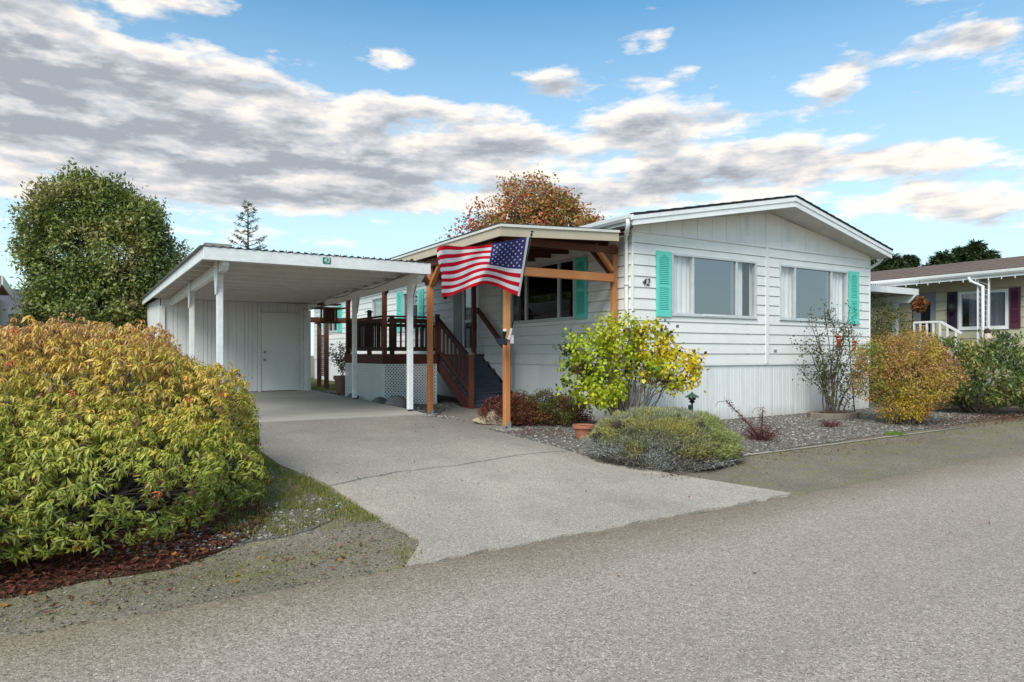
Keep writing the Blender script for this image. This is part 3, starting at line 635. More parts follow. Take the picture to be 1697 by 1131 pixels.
q.tube([(-.06, vv+.04, 2.72), (-.06, vv+.04, 2.66)], .042, 8)
q.build('downspout', trim_white, home, smooth=True)
q = MB(); q.tube([(7.56, -.12, 3.74), (7.56, -.10, 3.66), (7.54, -.05, 3.60), (7.28, .08, 3.42), (7.26, .1, 3.3), (7.26, .1, .4)], [.034]*6, 8); q.build('downspout', trim_white, home, smooth=True)
# windows, shutters, door
window(home, gable, *gop[0], mull=(1.49, 2.69), curtains=((.97, 1.52), (2.67, 3.55)), label='picture window left of the gable seam, curtains at both sides', fw=.04)
window(home, gable, *gop[1], mull=(4.50, 5.76), curtains=((4.03, 4.55), (5.74, 6.75)), label='picture window right of the gable seam, behind the bare rose', fw=.04)
q = MB(); q.mbox(gable, 1.75, 2.35, 2.175, 2.20, .036, .055); q.build('window_ledge', trim_white, home)
shutter(home, gable, .54, .90, 2.13, 3.32, teal); shutter(home, gable, 6.38, 6.74, 2.13, 3.32, teal)
window(home, side, *sop[0], mull=(2.25, 3.50), curtains=((3.95, 4.1),), label='wide dark window under the porch roof', fw=.045, gm=glass_dark)
shutter(home, side, 1.27, 1.65, 2.13, 3.34, teal); shutter(home, side, 4.16, 4.50, 2.13, 3.34, teal)
window(home, side, *sop[2], mull=(10.0,), fw=.05, label='window between teal shutters above the deck rail'); shutter(home, side, 8.95, 9.33, 2.13, 3.34, teal); shutter(home, side, 10.58, 11.0, 2.13, 3.38, teal)
window(home, side, *sop[3], fw=.04, blind=(12.32, 13.28), gm=glass_thin, label='small window with a closed pale blind')
window(home, side, *sop[4], mull=(17.9,), fw=.06, label='farthest side window, above the arbor'); shutter(home, side, 16.65, 17.2, 2.3, 3.36, teal); shutter(home, side, 18.6, 19.2, 2.3, 3.36, teal)
d = MB(); d.mbox(side, 5.62, 6.50, 1.46, 3.36, -.05, -.03); door = d.build('door', M('door_paint', (.50, .53, .50), .5), home)
d = MB()
for b in ((5.62, 6.5, 3.28, 3.36), (5.62, 5.70, 1.46, 3.28), (6.42, 6.5, 1.46, 3.28)): d.mbox(side, *b, -.03, .045)
d.mbox(side, 5.70, 6.42, 2.25, 2.32, -.02, .03); d.mbox(side, 5.70, 6.42, 1.46, 1.60, -.02, .03); d.build('storm_door_frame', trim_white, door, bevel=.004)
d = MB(); d.quad(side(5.70, 1.6, .01), side(6.42, 1.6, .01), side(6.42, 3.28, .01), side(5.7, 3.28, .01)); d.build('pane', glass_dark, door)
d = MB(); d.tube([side(5.74, 2.42, .03), side(5.74, 2.42, .07), side(5.82, 2.42, .07)], .012, 6); d.build('handle', steel, door)
q = MB(); q.mbox(side, 6.52, 7.0, 1.46, 3.36, .02, .05); q.build('entry_panel', M('entry_grey', (.34, .37, .33), .6), home)
q = MB(); q.tube([side(7.35, 3.15, .02), side(7.35, 3.18, .1), side(7.35, 3.1, .12)], .012, 6); q.lathe(side(7.35, 2.92, .12), [(.03, 0), (.06, .05), (.07, .14), (.02, .19)], 10); q.build('wall_lantern', black_rough, home)
q = MB(); q.mbox(gable, 3.80, 3.88, 1.50, 1.54, .02, .04); q.build('hose_outlet', steel, home)
def text_mesh(s, size, shear=0., offset=0., ext=.004):
    cu = bpy.data.curves.new('t', 'FONT'); cu.body = s; cu.size = size; cu.shear = shear; cu.offset = offset; cu.extrude = ext; cu.align_x = 'CENTER'; cu.align_y = 'CENTER'
    o = bpy.data.objects.new('t', cu); COL.objects.link(o); dg = bpy.context.evaluated_depsgraph_get(); me = bpy.data.meshes.new_from_object(o.evaluated_get(dg)); bpy.data.objects.remove(o); return me
def put_text(name, s, size, loc, mat, parent, shear=0, offset=0, ang=0.):
    me = text_mesh(s, size, shear, offset); mt = Matrix.Translation(Vector(loc)-ROOT[parent]) @ Matrix.Rotation(ang, 4, 'Z') @ Matrix.Rotation(PI/2, 4, 'X'); me.transform(mt)
    me.materials.clear(); me.materials.append(mat); o = bpy.data.objects.new(name, me); COL.objects.link(o); o.parent = parent; ROOT[o] = ROOT[parent]; return o
put_text('house_number', '42', .185, (.29, -.032, 2.735), black_rough, home, .3, .0)

# ------------------------------------------------------------------ porch
porch = thing('covered_porch', 'covered entry porch with orange cedar posts, dark red deck, slate stairs and white lattice skirt', 'porch', (-1.3, 4.0, .3))
def post(x, y, z0, z1, mats, w=.094, name='post', par=None, bevel=.006):
    q = MB(); q.box(x-w/2, x+w/2, y-w/2, y+w/2, z0, z1); return q.build(name, mats[2], par or porch, bevel=bevel)
XO = -2.6
for (x, y, z0, z1, mt) in ((-2.42, .30, gzf(-2.42, .3)+.06, 3.30, cedar), (XO, 2.88, .30, 3.22, cedar), (XO, 5.33, 1.22, 3.25, brownwood), (XO, 7.92, 1.22, 3.25, redwood), (-.13, .36, .12, 3.42, cedar)):
    p = post(x, y, z0, z1, mt)
    if mt is cedar and x < -1:
        b = MB(); b.box(x-.01, x+.055, y-.053, y-.048, z0-.03, z0+.08); b.box(x-.053, x-.048, y-.047, y+.04, z0-.03, z0+.015); b.build('post_bracket', steel, p)
post(-.32, 5.35, 1.44, 3.38, brownwood, .10)
# headers, rafters, roof
q = MB(); q.box(-2.67, -2.53, .36, 8.3, 3.12, 3.27); q.build('header_beam', brownwood[1], porch, bevel=.005)
q = MB(); q.box(-2.35, -.20, .25, .34, 2.74, 2.885); q.build('cross_beam', cedar[0], porch, bevel=.006)
q = MB(); q.box(-2.49, -.1, .26, .34, 3.25, 3.37); q.build('header_beam', brownwood[0], porch, bevel=.005)
pz = lambda x: 3.475+(x+2.78)*.052
for i in range(13):
    y = .62+i*.62; q = MB(); q.bar((-2.72, y, pz(-2.72)-.11), (-.05, y, pz(-.05)-.11), .04, .12); q.build('rafter', redwood[0], porch)
q = MB(); y0, y1 = -.10, 8.6
q.prism([(-2.74, y0+.03, pz(-2.74)-.045), (-.08, y0+.03, pz(-.08)-.045), (-.08, y1, pz(-.08)-.045), (-2.74, y1, pz(-2.74)-.045)], (0, 0, .012)); q.build('roof_deck', redwood[0], porch)
q = MB(); q.prism([(-2.82, y0-.03, pz(-2.82)-.012), (-.40, y0-.03, pz(-.40)-.012), (-.40, y1, pz(-.4)-.012), (-2.82, y1, pz(-2.82)-.012)], (0, 0, .016)); q.build('roof', shingle, porch)
q = MB(); x0, x1 = -2.78, -.40
q.hexa([(x0, y0-.012, pz(x0)-.20), (x1, y0-.012, pz(x1)-.20), (x1, y0+.02, pz(x1)-.20), (x0, y0+.02, pz(x0)-.20), (x0, y0-.012, pz(x0)-.02), (x1, y0-.012, pz(x1)-.02), (x1, y0+.02, pz(x1)-.02), (x0, y0+.02, pz(x0)-.02)])
q.box(x0-.006, x0+.03, y0+.022, y1, pz(x0)-.20, pz(x0)-.02)
q.build('fascia', tan_fascia, porch, bevel=.003)
q = MB(); q.bar((x0-.02, y0-.026, pz(x0)-.034), (x1, y0-.026, pz(x1)-.034), .025, .04); q.box(x0-.032, x0-.0065, y0-.014, y1, pz(x0)-.055, pz(x0)-.014); q.build('drip_trim', M('cream_trim', (.75, .72, .64), .5), porch)
# knee braces
def brace(a, b, mt=cedar, w=.085):
    q = MB(); q.bar(a, b, .07, w, (0, 1, 0) if abs(a[1]-b[1]) < .01 else (1, 0, 0)); return q.build('knee_brace', mt[2], porch, bevel=.004)
brace((-.19, .32, 2.95), (-.60, .32, 3.38)); brace((-.16, .43, 2.93), (-.16, .95, 3.40), brownwood)
brace((XO, 2.82, 2.78), (XO, 2.35, 3.2)); brace((XO, 2.94, 2.78), (XO, 3.4, 3.2), redwood); brace((-2.55, 2.88, 2.78), (-2.15, 2.88, 3.28), brownwood); brace((XO-.02, 2.86, 2.80), (XO-.42, 2.86, 3.24), redwood)
brace((XO, 5.25, 2.82), (XO, 4.85, 3.2), brownwood); brace((-2.42, .36, 2.98), (-2.42, .75, 3.2), brownwood)
brace((XO, 7.85, 2.82), (XO, 7.45, 3.2), redwood); brace((-2.42, .30, 2.98), (-2.05, .30, 3.30), brownwood)
# deck
ZD = 1.44
q = MB()
y = 5.36
while y < 7.98: q.box(-2.6, -.02, y, y+.135, ZD-.03, ZD); y += .142
q.build('deck_boards', redwood[0], porch, bevel=.003)
q = MB(); q.box(-2.66, -2.615, 5.30, 8.02, ZD-.215, ZD+.004); q.box(-2.66, -1.32, 5.255, 5.297, ZD-.215, ZD+.004); q.box(-2.6, -.02, 7.985, 8.02, ZD-.215, ZD)
q.build('rim_board', redwood[1], porch, bevel=.004)
def lattice(mp, a0, a1, z0, z1, sp, o, par, clip=None):
    """crossed diagonal slats clipped to the rectangle"""
    q = MB(); w = .027; H = z1-z0
    for sgn in (1, -1):
        k = (a0-H) if sgn > 0 else a0
        e = a1 if sgn > 0 else a1+H
        while k < e:
            pts = [(k, z0), (k+sgn*H, z1)]
            (p, pz_), (r, rz) = pts; lo, hi = 0., 1.
            dx = sgn*H
            for lim, sg in ((a0, 1), (a1, -1)):
                tt = (lim-p)/dx
                if (dx*sg) > 0: lo = max(lo, tt)
                else: hi = min(hi, tt)
            if hi-lo > .02:
                P0 = (p+dx*lo, z0+H*lo); P1 = (p+dx*hi, z0+H*hi); hw = w*.7
                off = o+(.0035 if sgn > 0 else -.0035)
                c = [mp(P0[0]-hw, P0[1], off-.003), mp(P0[0]+hw, P0[1], off-.003), mp(P0[0]+hw, P0[1], off+.003), mp(P0[0]-hw, P0[1], off+.003), mp(P1[0]-hw, P1[1], off-.003), mp(P1[0]+hw, P1[1], off-.003), mp(P1[0]+hw, P1[1], off+.003), mp(P1[0]-hw, P1[1], off+.003)]
                q.hexa(c)
            k += sp
    for b in ((a0, a0+.03, z0, z1), (a1-.03, a1, z0, z1), (a0+.03, a1-.03, z1-.025, z1)): q.mbox(mp, *b, o-.010, o+.010)
    return q.build('lattice_panel', trim_white, par)
dface = lambda a, z, o: (a, 5.28-o, z); dleft = lambda a, z, o: (-2.64-o, a, z)
lattice(dface, -2.64, -1.34, .29, ZD-.215, .078, 0, porch); lattice(dleft, 5.31, 8.0, .30, ZD-.215, .078, 0, porch)
q = MB(); q.box(-2.60, -1.3, 5.36, 5.365, .25, ZD-.22); q.box(-2.585, -2.58, 5.37, 7.95, .25, ZD-.22); q.build('under_deck_shade', M('under_deck_shade', (.02, .02, .022), .9), porch)  # black sheets added behind the lattice to stand in for the under-deck shade
# stairs: seven risers between the newel and the wall
SX0, SX1 = -1.24, -.06; rise = (ZD-.27)/7; run = .265; y0 = 5.36-6*run
for i in range(7):
    yy = y0+i*run; z = .27+rise*(i+1)
    if i < 6:
        q = MB(); q.box(SX0, SX1, yy-.025, yy+run-.004, z-.032, z); q.build('tread', stair_mat, porch, bevel=.004)
    q = MB(); q.box(SX0+.01, SX1, yy, yy+.018, z-rise, z-.033); q.build('riser', stair_mat, porch)
for x, mt in ((SX0-.045, redwood), (SX1+.003, darkrail)):
    q = MB(); q.prism([(x, y0-.02, .27), (x, y0-.02, .27+rise-.02), (x, y0+7*run-.05, ZD-.0), (x, y0+7*run-.05, ZD-.26), (x, y0+.25, .27)], (.04, 0, 0)); q.build('stringer', mt[1], porch)
# rails
RZ = 2.30
def rail_run(p0, p1, mats, n, z0=None, slope=False):
    q = MB(); p0, p1 = Vector(p0), Vector(p1); ax = 0 if abs(p1.x-p0.x) > abs(p1.y-p0.y) else 1
    q.bar(p0, p1, .11, .035); q.bar(p0-Vector((0, 0, .085)), p1-Vector((0, 0, .085)), .035, .085); q.build('top_rail', mats[ax], porch, bevel=.004)
    q = MB(); h = .73; q.bar(p0-Vector((0, 0, h)), p1-Vector((0, 0, h)), .035, .085); q.build('bottom_rail', mats[ax], porch, bevel=.003)
    for i in range(n):
        c = p0.lerp(p1, (i+.5)/n); q = MB(); q.box(c.x-.018, c.x+.018, c.y-.018, c.y+.018, c.z-.73, c.z-.12); q.build('baluster', mats[2], porch)
rail_run((XO, 5.42, RZ), (XO, 7.86, RZ), darkrail, 17); rail_run((-2.52, 5.33, RZ), (-1.40, 5.33, RZ), darkrail, 9); rail_run((-2.5, 7.95, RZ), (-.1, 7.95, RZ), darkrail, 15)
post(-1.30, 5.33, ZD, RZ+.08, redwood, .09, 'rail_post'); post(-2.42, 5.33, ZD, RZ+.02, darkrail, .09, 'rail_post')
p = post(-2.02, 7.95, ZD, RZ+.06, redwood, .10, 'rail_post')
q = MB(); q.box(-2.08, -1.96, 7.89, 8.01, RZ+.061, RZ+.10); q.box(-2.065, -1.975, 7.905, 7.995, RZ+.10, RZ+.24); q.prism([(-2.11, 7.86, RZ+.24), (-1.93, 7.86, RZ+.24), (-1.93, 8.04, RZ+.24), (-2.11, 8.04, RZ+.24)], (0, 0, .015)); q.lathe((-2.02, 7.95, RZ+.255), [(.085, 0), (.05, .03), (.02, .05)], 12); q.build('cap_lamp', black_rough, p)
NX, NY = SX0-.02, y0-.06
p = post(NX, NY, .27, 1.42, brownwood, .095, 'newel_post')
q = MB(); q.box(NX-.062, NX+.062, NY-.062, NY+.062, 1.421, 1.45); q.lathe((NX, NY, 1.45), [(.06, 0), (.05, .025), (.015, .035)], 10); q.build('newel_cap', M('cap_copper', (.16, .13, .11), .5), p)
a, b = Vector((NX, NY+.05, 1.36)), Vector((-1.30, 5.30, 2.28))
q = MB(); q.bar(a, b, .09, .045); q.bar(a-Vector((0, 0, .08)), b-Vector((0, 0, .08)), .035, .07); q.build('stair_rail', darkrail[1], porch, bevel=.004)
q = MB(); q.bar(a-Vector((0, 0, .72)), b-Vector((0, 0, .72)), .035, .08); q.build('stair_rail', redwood[1], porch, bevel=.004)
for i in range(8):
    c = a.lerp(b, (i+.6)/8.2); q = MB(); q.box(c.x-.019, c.x+.019, c.y-.019, c.y+.019, c.z-.73, c.z-.1); q.build('baluster', redwood[2], porch)
q = MB(); q.bar((-.22, 5.34, 2.50), (-.22, 3.86, 1.44), .045, .10); q.bar((-.22, 5.34, 2.56), (-.22, 3.86, 1.50), .09, .03); q.build('wall_handrail', brownwood[1], porch, bevel=.004)
q = MB(); q.bar((-.22, 3.9, 1.46), (-.22, 3.9, .27), .08, .08); q.build('rail_post', brownwood[2], porch, bevel=.004)
p = onG(845, 719); q = MB(); q.box(-2.60, -2.22, .08, .48, .05, .245); tag(q.build('pier_block', concrete_pier, loc=(-2.42, .3, .1), bevel=.02), 'squat concrete pier under the cedar post nearest the road', 'concrete block')
q = MB(); q.box(-2.72, -2.48, 2.76, 3.02, .1, .305); tag(q.build('pier_block', concrete_pier, loc=(XO, 2.88, .1), bevel=.015), 'low concrete pad under the cedar post beside the carport', 'concrete block')

# ------------------------------------------------------------------ carport and shed
cp = thing('carport', 'white painted carport with a flat corrugated roof on slim posts over the driveway', 'carport', (-5, 5, .437))
zs = .437
LP = [(-6.50, 2.05), (-6.50, 5.6)]; RP = [(-3.36, 2.07), (-3.16, 5.72)]
for i, (x, y) in enumerate(LP+RP):
    p = MB(); p.box(x-.046, x+.046, y-.046, y+.046, zs+.03, 2.68); pp = p.build('post', paint_white, cp, bevel=.006)
    b = MB(); b.box(x-.03, x+.03, y-.03, y+.03, zs, zs+.031); b.build('post_foot', black_rough, pp)
    g_ = MB(); o = -.062 if x < -5 else .05
    g_.prism([(x+o, y-.20, 2.86), (x+o, y+.20, 2.86), (x+o, y+.17, 2.66), (x+o, y+.05, 2.36), (x+o, y-.05, 2.36), (x+o, y-.17, 2.66)], (.012, 0, 0)); g_.build('gusset', paint_white, pp)
    if x > -5:
        g_ = MB(); g_.prism([(x-.03, y-.046, 2.45), (x-.03, y-.20, 2.68), (x-.03, y-.046, 2.68)], (.06, 0, 0)); g_.build('gusset', paint_white, pp)
q = MB(); q.prism([(-6.545, 1.46, 2.844), (-6.545, 1.46, 2.75), (-6.545, 1.56, 2.68), (-6.545, 10, 2.68), (-6.545, 10, 2.844)], (.09, 0, 0)); q.build('beam', paint_white, cp, bevel=.005)
q = MB(); q.prism([(-3.45, 1.46, 2.844), (-3.45, 1.46, 2.76), (-3.445, 1.60, 2.68), (-3.10, 10, 2.68), (-3.10, 10, 2.844)], (.10, .004, 0)); q.build('beam', paint_white, cp, bevel=.005)
nj = 12
for i in range(nj):
    y = 1.85+i*(9.9-1.85)/(nj-1); t = (y-1.4)/8.6; q = MB(); q.box(-6.74-.2*t, -3.34+.28*t, y-.022, y+.022, 2.845, 2.966); q.build('joist', joist_white, cp)
FRT = [(-6.80, 1.40), (-3.27, 1.40)]; BCK = [(-7.02, 14.0), (-2.92, 14.0)]
# corrugated roof sheet
m = MB(); n = 150
for i in range(n+1):
    t = i/n; zo = 3.0+.010*math.sin(t*2*PI*30); fx = FRT[0][0]-.03+(FRT[1][0]-FRT[0][0]+.06)*t; bx = BCK[0][0]+(BCK[1][0]-BCK[0][0])*t
    m.v += [(fx, 1.36, zo), (bx, 14.0, zo+.02)]
    if i: m.f.append((2*i-2, 2*i, 2*i+1, 2*i-1)); m.mi.append(0)
m.build('roof', M('corrugated_sheet', (.42, .41, .40), .5, (.5, .48, .45), 4), cp, smooth=True)
m = MB(); m.prism([(-6.78, 1.43, 2.968), (-3.29, 1.43, 2.968), (-2.94, 13.9, 2.968), (-7.0, 13.9, 2.968)], (0, 0, .008)); m.build('roof_underside', M('underside_shaded', (.40, .37, .34), .7), cp)  # shade between the joists is put into this darker colour
m = MB(); m.box(-6.81, -3.27, 1.378, 1.41, 2.80, 2.985); m.build('fascia', paint_white, cp, bevel=.005)
m = MB(); m.prism([(-6.81, 1.412, 2.82), (-7.03, 14.0, 2.84), (-7.03, 14.0, 2.99), (-6.81, 1.412, 2.985)], (.028, 0, 0)); m.build('fascia', paint_white, cp, bevel=.004)
m = MB(); m.prism([(-3.27, 1.412, 2.80), (-2.92, 14, 2.84), (-2.92, 14, 2.985), (-3.27, 1.412, 2.985)], (-.028, 0, 0)); m.build('fascia', paint_white, cp, bevel=.004)
m = MB(); m.box(-6.80, -6.43, 1.39, 1.50, 2.987, 3.045); m.prism([(-6.86, 1.37, 2.988), (-7.09, 14, 2.99), (-7.09, 14, 3.0), (-6.86, 1.37, 3.004)], (.10, 0, 0)); m.build('roof_edge_board', roof_edge, cp, bevel=.004)
m = MB()
for i in range(34): x = -6.4+i*.093; m.tube([(x, 1.40, 3.0), (x, 1.40, 3.022)], .008, 5)
tag(m.build('roof_screws', black_rough, cp), kind='stuff')
m = MB(); m.tube([(-3.42+.34*t/12*.9, 2.2+7.6*t/12, 2.80+.03*math.sin(t*1.7)-(.0 if t else -.04)) for t in range(13)]+[(-3.25, 9.85, 2.84), (-5.0, 9.93, 2.845), (-6.4, 9.93, 2.85)], .007, 5); m.build('power_cable', cable_m, cp)
sg = onY(541.5, 432.5, 1.37); m = MB(); m.box(sg.x-.062, sg.x+.062, 1.368, 1.377, 2.86, 2.955); s_ = m.build('number_plate', M('sign_green', (.01, .22, .13), .4), cp)
put_text('plate_digits', '42', .098, (sg.x, 1.364, 2.906), white_pl, s_, .1, .0005)
# shed
shed = thing('storage_shed', 'white grooved plywood storage shed closing the back of the carport', 'shed', (-4.9, 11.8, .437))
def groovewall(p0, p1, z0, z1, holes, mb, pitch=.2, t=.02):
    p0, p1 = Vector(p0), Vector(p1); Lh = (p1-p0).length; d = (p1-p0)/Lh; nrm = Vector((d.y, -d.x))
    a = 0.; r = random.Random(4)
    while a < Lh-.01:
        b = min(a+pitch*r.choice([.5, 1, 1]), Lh); spans = [(z0, z1)]
        for h in holes:
            if a < h[1] and b > h[0]: spans = [(h[3], z1)]
        for s0, s1 in spans:
            q0, q1 = p0+d*a, p0+d*(b-.007)
            mb.hexa([(q0.x, q0.y, s0), (q1.x, q1.y, s0), (q1.x-nrm.x*t, q1.y-nrm.y*t, s0), (q0.x-nrm.x*t, q0.y-nrm.y*t, s0), (q0.x, q0.y, s1), (q1.x, q1.y, s1), (q1.x-nrm.x*t, q1.y-nrm.y*t, s1), (q0.x-nrm.x*t, q0.y-nrm.y*t, s1)])
        a = b
m = MB(); groovewall((-6.75, 10.0), (-4.42, 10.0), .45, 2.87, [], m); groovewall((-4.42, 10.0), (-3.3, 10.0), 2.58, 2.87, [], m)
m.box(-6.74, -3.1, 10.021, 10.03, .45, 2.87); m.build('front_wall', shed_paint, shed)
m = MB(); m.prism([(-6.75, 10.0, .40), (-6.92, 13.6, .40), (-6.92, 13.6, 2.86), (-6.75, 10.0, 2.86)], (.02, 0, 0)); m.box(-6.9, -3.0, 13.6, 13.62, .4, 2.86); m.box(-3.06, -3.04, 10.04, 13.6, .4, 2.86); m.build('side_wall', paint_white, shed)
m = MB(); m.box(-6.78, -6.64, 9.955, 9.998, .44, 2.66); m.box(-3.32, -3.21, 9.96, 9.998, .44, 2.66); m.box(-3.2, -3.02, 9.93, 9.998, .44, 2.66); m.box(-3.12, -3.02, 9.90, 9.929, .44, 2.66); m.build('corner_trim', paint_white, shed, bevel=.005)
m = MB(); m.box(-4.32, -3.39, 9.975, 10.0, .455, 2.50); dr = m.build('door', M('shed_door_paint', (.82, .80, .78), .5, (.78, .76, .74), 2, grime=.1), shed, bevel=.004)
m = MB(); m.box(-4.40, -4.325, 9.96, 10.0, .44, 2.57); m.box(-3.385, -3.33, 9.96, 10.0, .44, 2.57); m.box(-4.325, -3.385, 9.96, 10.0, 2.505, 2.57); m.build('door_frame', paint_white, dr, bevel=.004)
for z in (1.50, 1.29):
    m = MB(); m.tube([(-4.25, 9.975, z), (-4.25, 9.95, z)], .032, 12); m.tube([(-4.25, 9.95, z), (-4.25, 9.91, z)], .014 if z > 1.4 else .028, 10); m.build('door_knob', steel, dr, smooth=True)

# ------------------------------------------------------------------ flag, pole, solar light
pb = onY(846, 553, .20); ptop = onY(882, 384, -.42)
fp = thing('flagpole', 'black flagpole with stacked finials leaning out from the cedar post in a white bracket', 'flagpole', tuple(pb))
m = MB(); m.tube([pb, pb.lerp(ptop, .5)+Vector((.004, 0, -.012)), ptop], [.013, .012, .011], 8); dvec = (ptop-pb).normalized(); m.build('pole', black, fp, smooth=True)
m = MB()
for i in range(4):
    c = ptop-dvec*(.05*i); m.tube([c-dvec*.012, c, c+dvec*.012], [.012, .026 if i else .03, .012], 8)
m.build('finial', black, fp, smooth=True)
m = MB(); m.tube([pb-dvec*.10, pb+dvec*.09], .021, 8); m.box(-2.40, -2.34, .21, .233, pb.z-.16, pb.z-.02); m.bar((pb.x-.03, .22, pb.z-.1), pb-dvec*.05, .04, .03); m.build('bracket', white_pl, fp)
lp = onY(836, 566, .12)
sl = thing('solar_spotlight', 'small black solar spotlight with a tilted panel clamped on the cedar post', 'solar light', tuple(lp))
m = MB(); m.prism([lp+Vector(v) for v in ((-.19, -.12, -.05), (-.03, -.16, -.03), (.01, .02, .05), (-.15, .05, .03))], (0, 0, .012)); m.build('solar_panel', M('solar_cell', (.02, .025, .04), .2), sl)
m = MB(); m.tube([lp+Vector((.02, .03, -.05)), lp+Vector((.03, 0, .04))], [.045, .03], 10); m.tube([lp+Vector((0, .02, .02)), lp+Vector((-.01, -.02, .12)), lp+Vector((-.01, -.03, .16))], [.02, .03, .034], 10); m.build('lamp_head', black, sl)
m = MB(); m.tube([lp+Vector((-.01, -.032, .165)), lp+Vector((-.01, -.04, .19))], [.034, .028], 10); m.build('lens', white_pl, sl)
# flag
NS, NTT = 78, 39
topc = [(0, 393), (.12, 396), (.28, 401), (.47, 406.5), (.62, 409), (.78, 409), (.9, 406), (.965, 408), (1, 413)]
botc = [(0, 491.5), (.12, 486), (.3, 475), (.45, 470), (.6, 475), (.75, 484), (.88, 491), (1, 492.5)]
hx = [(0, 877), (.12, 858), (.28, 834), (.47, 806), (.62, 783), (.78, 757), (.9, 740), (1, 725)]
bx = [(0, 861), (.12, 846), (.28, 826), (.47, 800), (.62, 781), (.78, 760), (.9, 745), (1, 734)]
ip = lambda c, s: float(np.interp(s, [a for a, _ in c], [b for _, b in c]))
def smooth_ip(c, s): return sum(ip(c, min(1, max(0, s+d))) for d in (-.05, -.025, 0, .025, .05))/5 if .05 < s < .95 else ip(c, s)
d_top = (ptop-Vector(CAM)).dot(Vector((*DY, 0))); d_bot = (pb.lerp(ptop, .38)-Vector(CAM)).dot(Vector((*DY, 0)))
def flag_pt(s, t, off=0.):
    px = smooth_ip(hx, s)*(1-t)+smooth_ip(bx, s)*t; py = smooth_ip(topc, s)*(1-t)+smooth_ip(botc, s)*t
    py += 3.2*math.sin(s*9.0-.6+t*1.5)*math.sin(PI*t)*(.3+s); px += 1.6*math.sin(t*7+s*4)*s
    d = (d_top*(1-t)+d_bot*t)-.02+s*-.15+.10*math.sin(s*9.5+1.9-t*2.6)*min(1, s*3)+.045*math.sin(s*19-t*5)*min(1, s*2)
    return atd(px, py, d-off)
fl = MB(); fl.v = [flag_pt(i/NS, j/NTT) for j in range(NTT+1) for i in range(NS+1)]
for j in range(NTT):
    for i in range(NS):
        fl.f.append((j*(NS+1)+i, j*(NS+1)+i+1, (j+1)*(NS+1)+i+1, (j+1)*(NS+1)+i)); st = j*13//NTT
        s = (i+.5)/NS; fl.mi.append(3 if s < .022 else (2 if (s < .41 and st < 7) else (0 if st % 2 == 0 else 1)))
def cloth(name, c):
    m_ = M(name, c, .75, tuple(x*.93 for x in c), 60, bump=.15, bscale=400, spec=.2)
    nt = m_.node_tree; N = NT(nt); b = [n for n in nt.nodes if n.type == 'BSDF_PRINCIPLED'][0]; o = [n for n in nt.nodes if n.type == 'OUTPUT_MATERIAL'][0]
    t = N.n('ShaderNodeBsdfTranslucent'); t.inputs[0].default_value = (*c, 1); mx = N.n('ShaderNodeMixShader'); mx.inputs[0].default_value = .3
    N.l(b.outputs[0], mx.inputs[1]); N.l(t.outputs[0], mx.inputs[2]); N.l(mx.outputs[0], o.inputs[0]); return m_
fo = thing('flag', 'red, white and blue stars and stripes flag flying from the black pole', 'flag', tuple(flag_pt(0, 1)))
fl.build('flag_cloth', [cloth('flag_red', (.62, .008, .03)), cloth('flag_white', (.80, .79, .80)), cloth('flag_blue', (.045, .045, .17)), cloth('flag_hem', (.6, .6, .6))], fo, smooth=True, recalc=False)
st = MB()
for r in range(9):
    nc = 6 if r % 2 == 0 else 5
    for c in range(nc):
        s0 = .03+(.41-.03)*((c*2+(1 if r % 2 == 0 else 2))/12.); t0 = (7/13.)*((r+1)/10.)
        for off in (.006, -.006):
            pts = [flag_pt(s0, t0, off)]
            for k in range(10):
                rr = (.0125 if k % 2 == 0 else .005)
                a_ = PI/2+k*PI/5; pts.append(flag_pt(s0+rr*math.cos(a_), t0-rr*1.75*math.sin(a_), off))
            st.add(pts, [(0, k+1, (k+1) % 10+1) for k in range(10)])
st.build('stars', cloth('star_white', (.82, .82, .85)), fo, recalc=False)

# ------------------------------------------------------------------ plants
def shrub(name, label, cat, base, P, O, per, spread, L, wr, pal, w=None, mat=leaf_m, stems=0, sr=.012, rule=None, palf=None, droop=1., outw=.9, up=.2, group=None, stem_mat=bark, trunk=None, sspread=.15, keep=None, top_label=None, tree=False, r1=.004):
    o = thing(name, label, cat, tuple(base), group)
    n = len(P); Q = np.repeat(P, per, 0)+R.normal(0, spread, (n*per, 3)); OO = np.repeat(O, per, 0)
    if keep is not None: k = keep(Q); Q, OO = Q[k], OO[k]
    N_ = len(Q); A_ = rdir(N_)+OO*outw+np.array([0, 0, up]); Nn = rdir(N_)*.8+OO*.4+np.array([0, 0, .8])
    T = palf(Q) if palf else pick(pal, N_, w); Ls = R.uniform(L*.65, L*1.2, N_)
    V, F, TT = leaves(Q, A_, Nn, Ls, Ls*wr*R.uniform(.8, 1.2, N_), T, droop)
    mesh_np('crown' if tree else 'foliage', V, F, TT, mat, o)
    if stems:
        k = keep(P) if keep is not None else np.ones(len(P), bool)
        ell_stems(base, P[k], stems, sr, 3, 'trunk' if tree else 'stems', stem_mat, o, sspread, trunk, r1=r1)
    return o
def clumpcol(pals, s, seed, jitter=.25):
    """colour by clump: each palette entry rules where the noise says"""
    pals = np.array(pals, float)
    def f(Q):
        v = vnoise(Q, s, seed)+R.normal(0, jitter, len(Q)); i = np.clip(((v+1)/2*len(pals)).astype(int), 0, len(pals)-1)
        return pals[i]*R.uniform(.75, 1.25, (len(Q), 1))
    return f
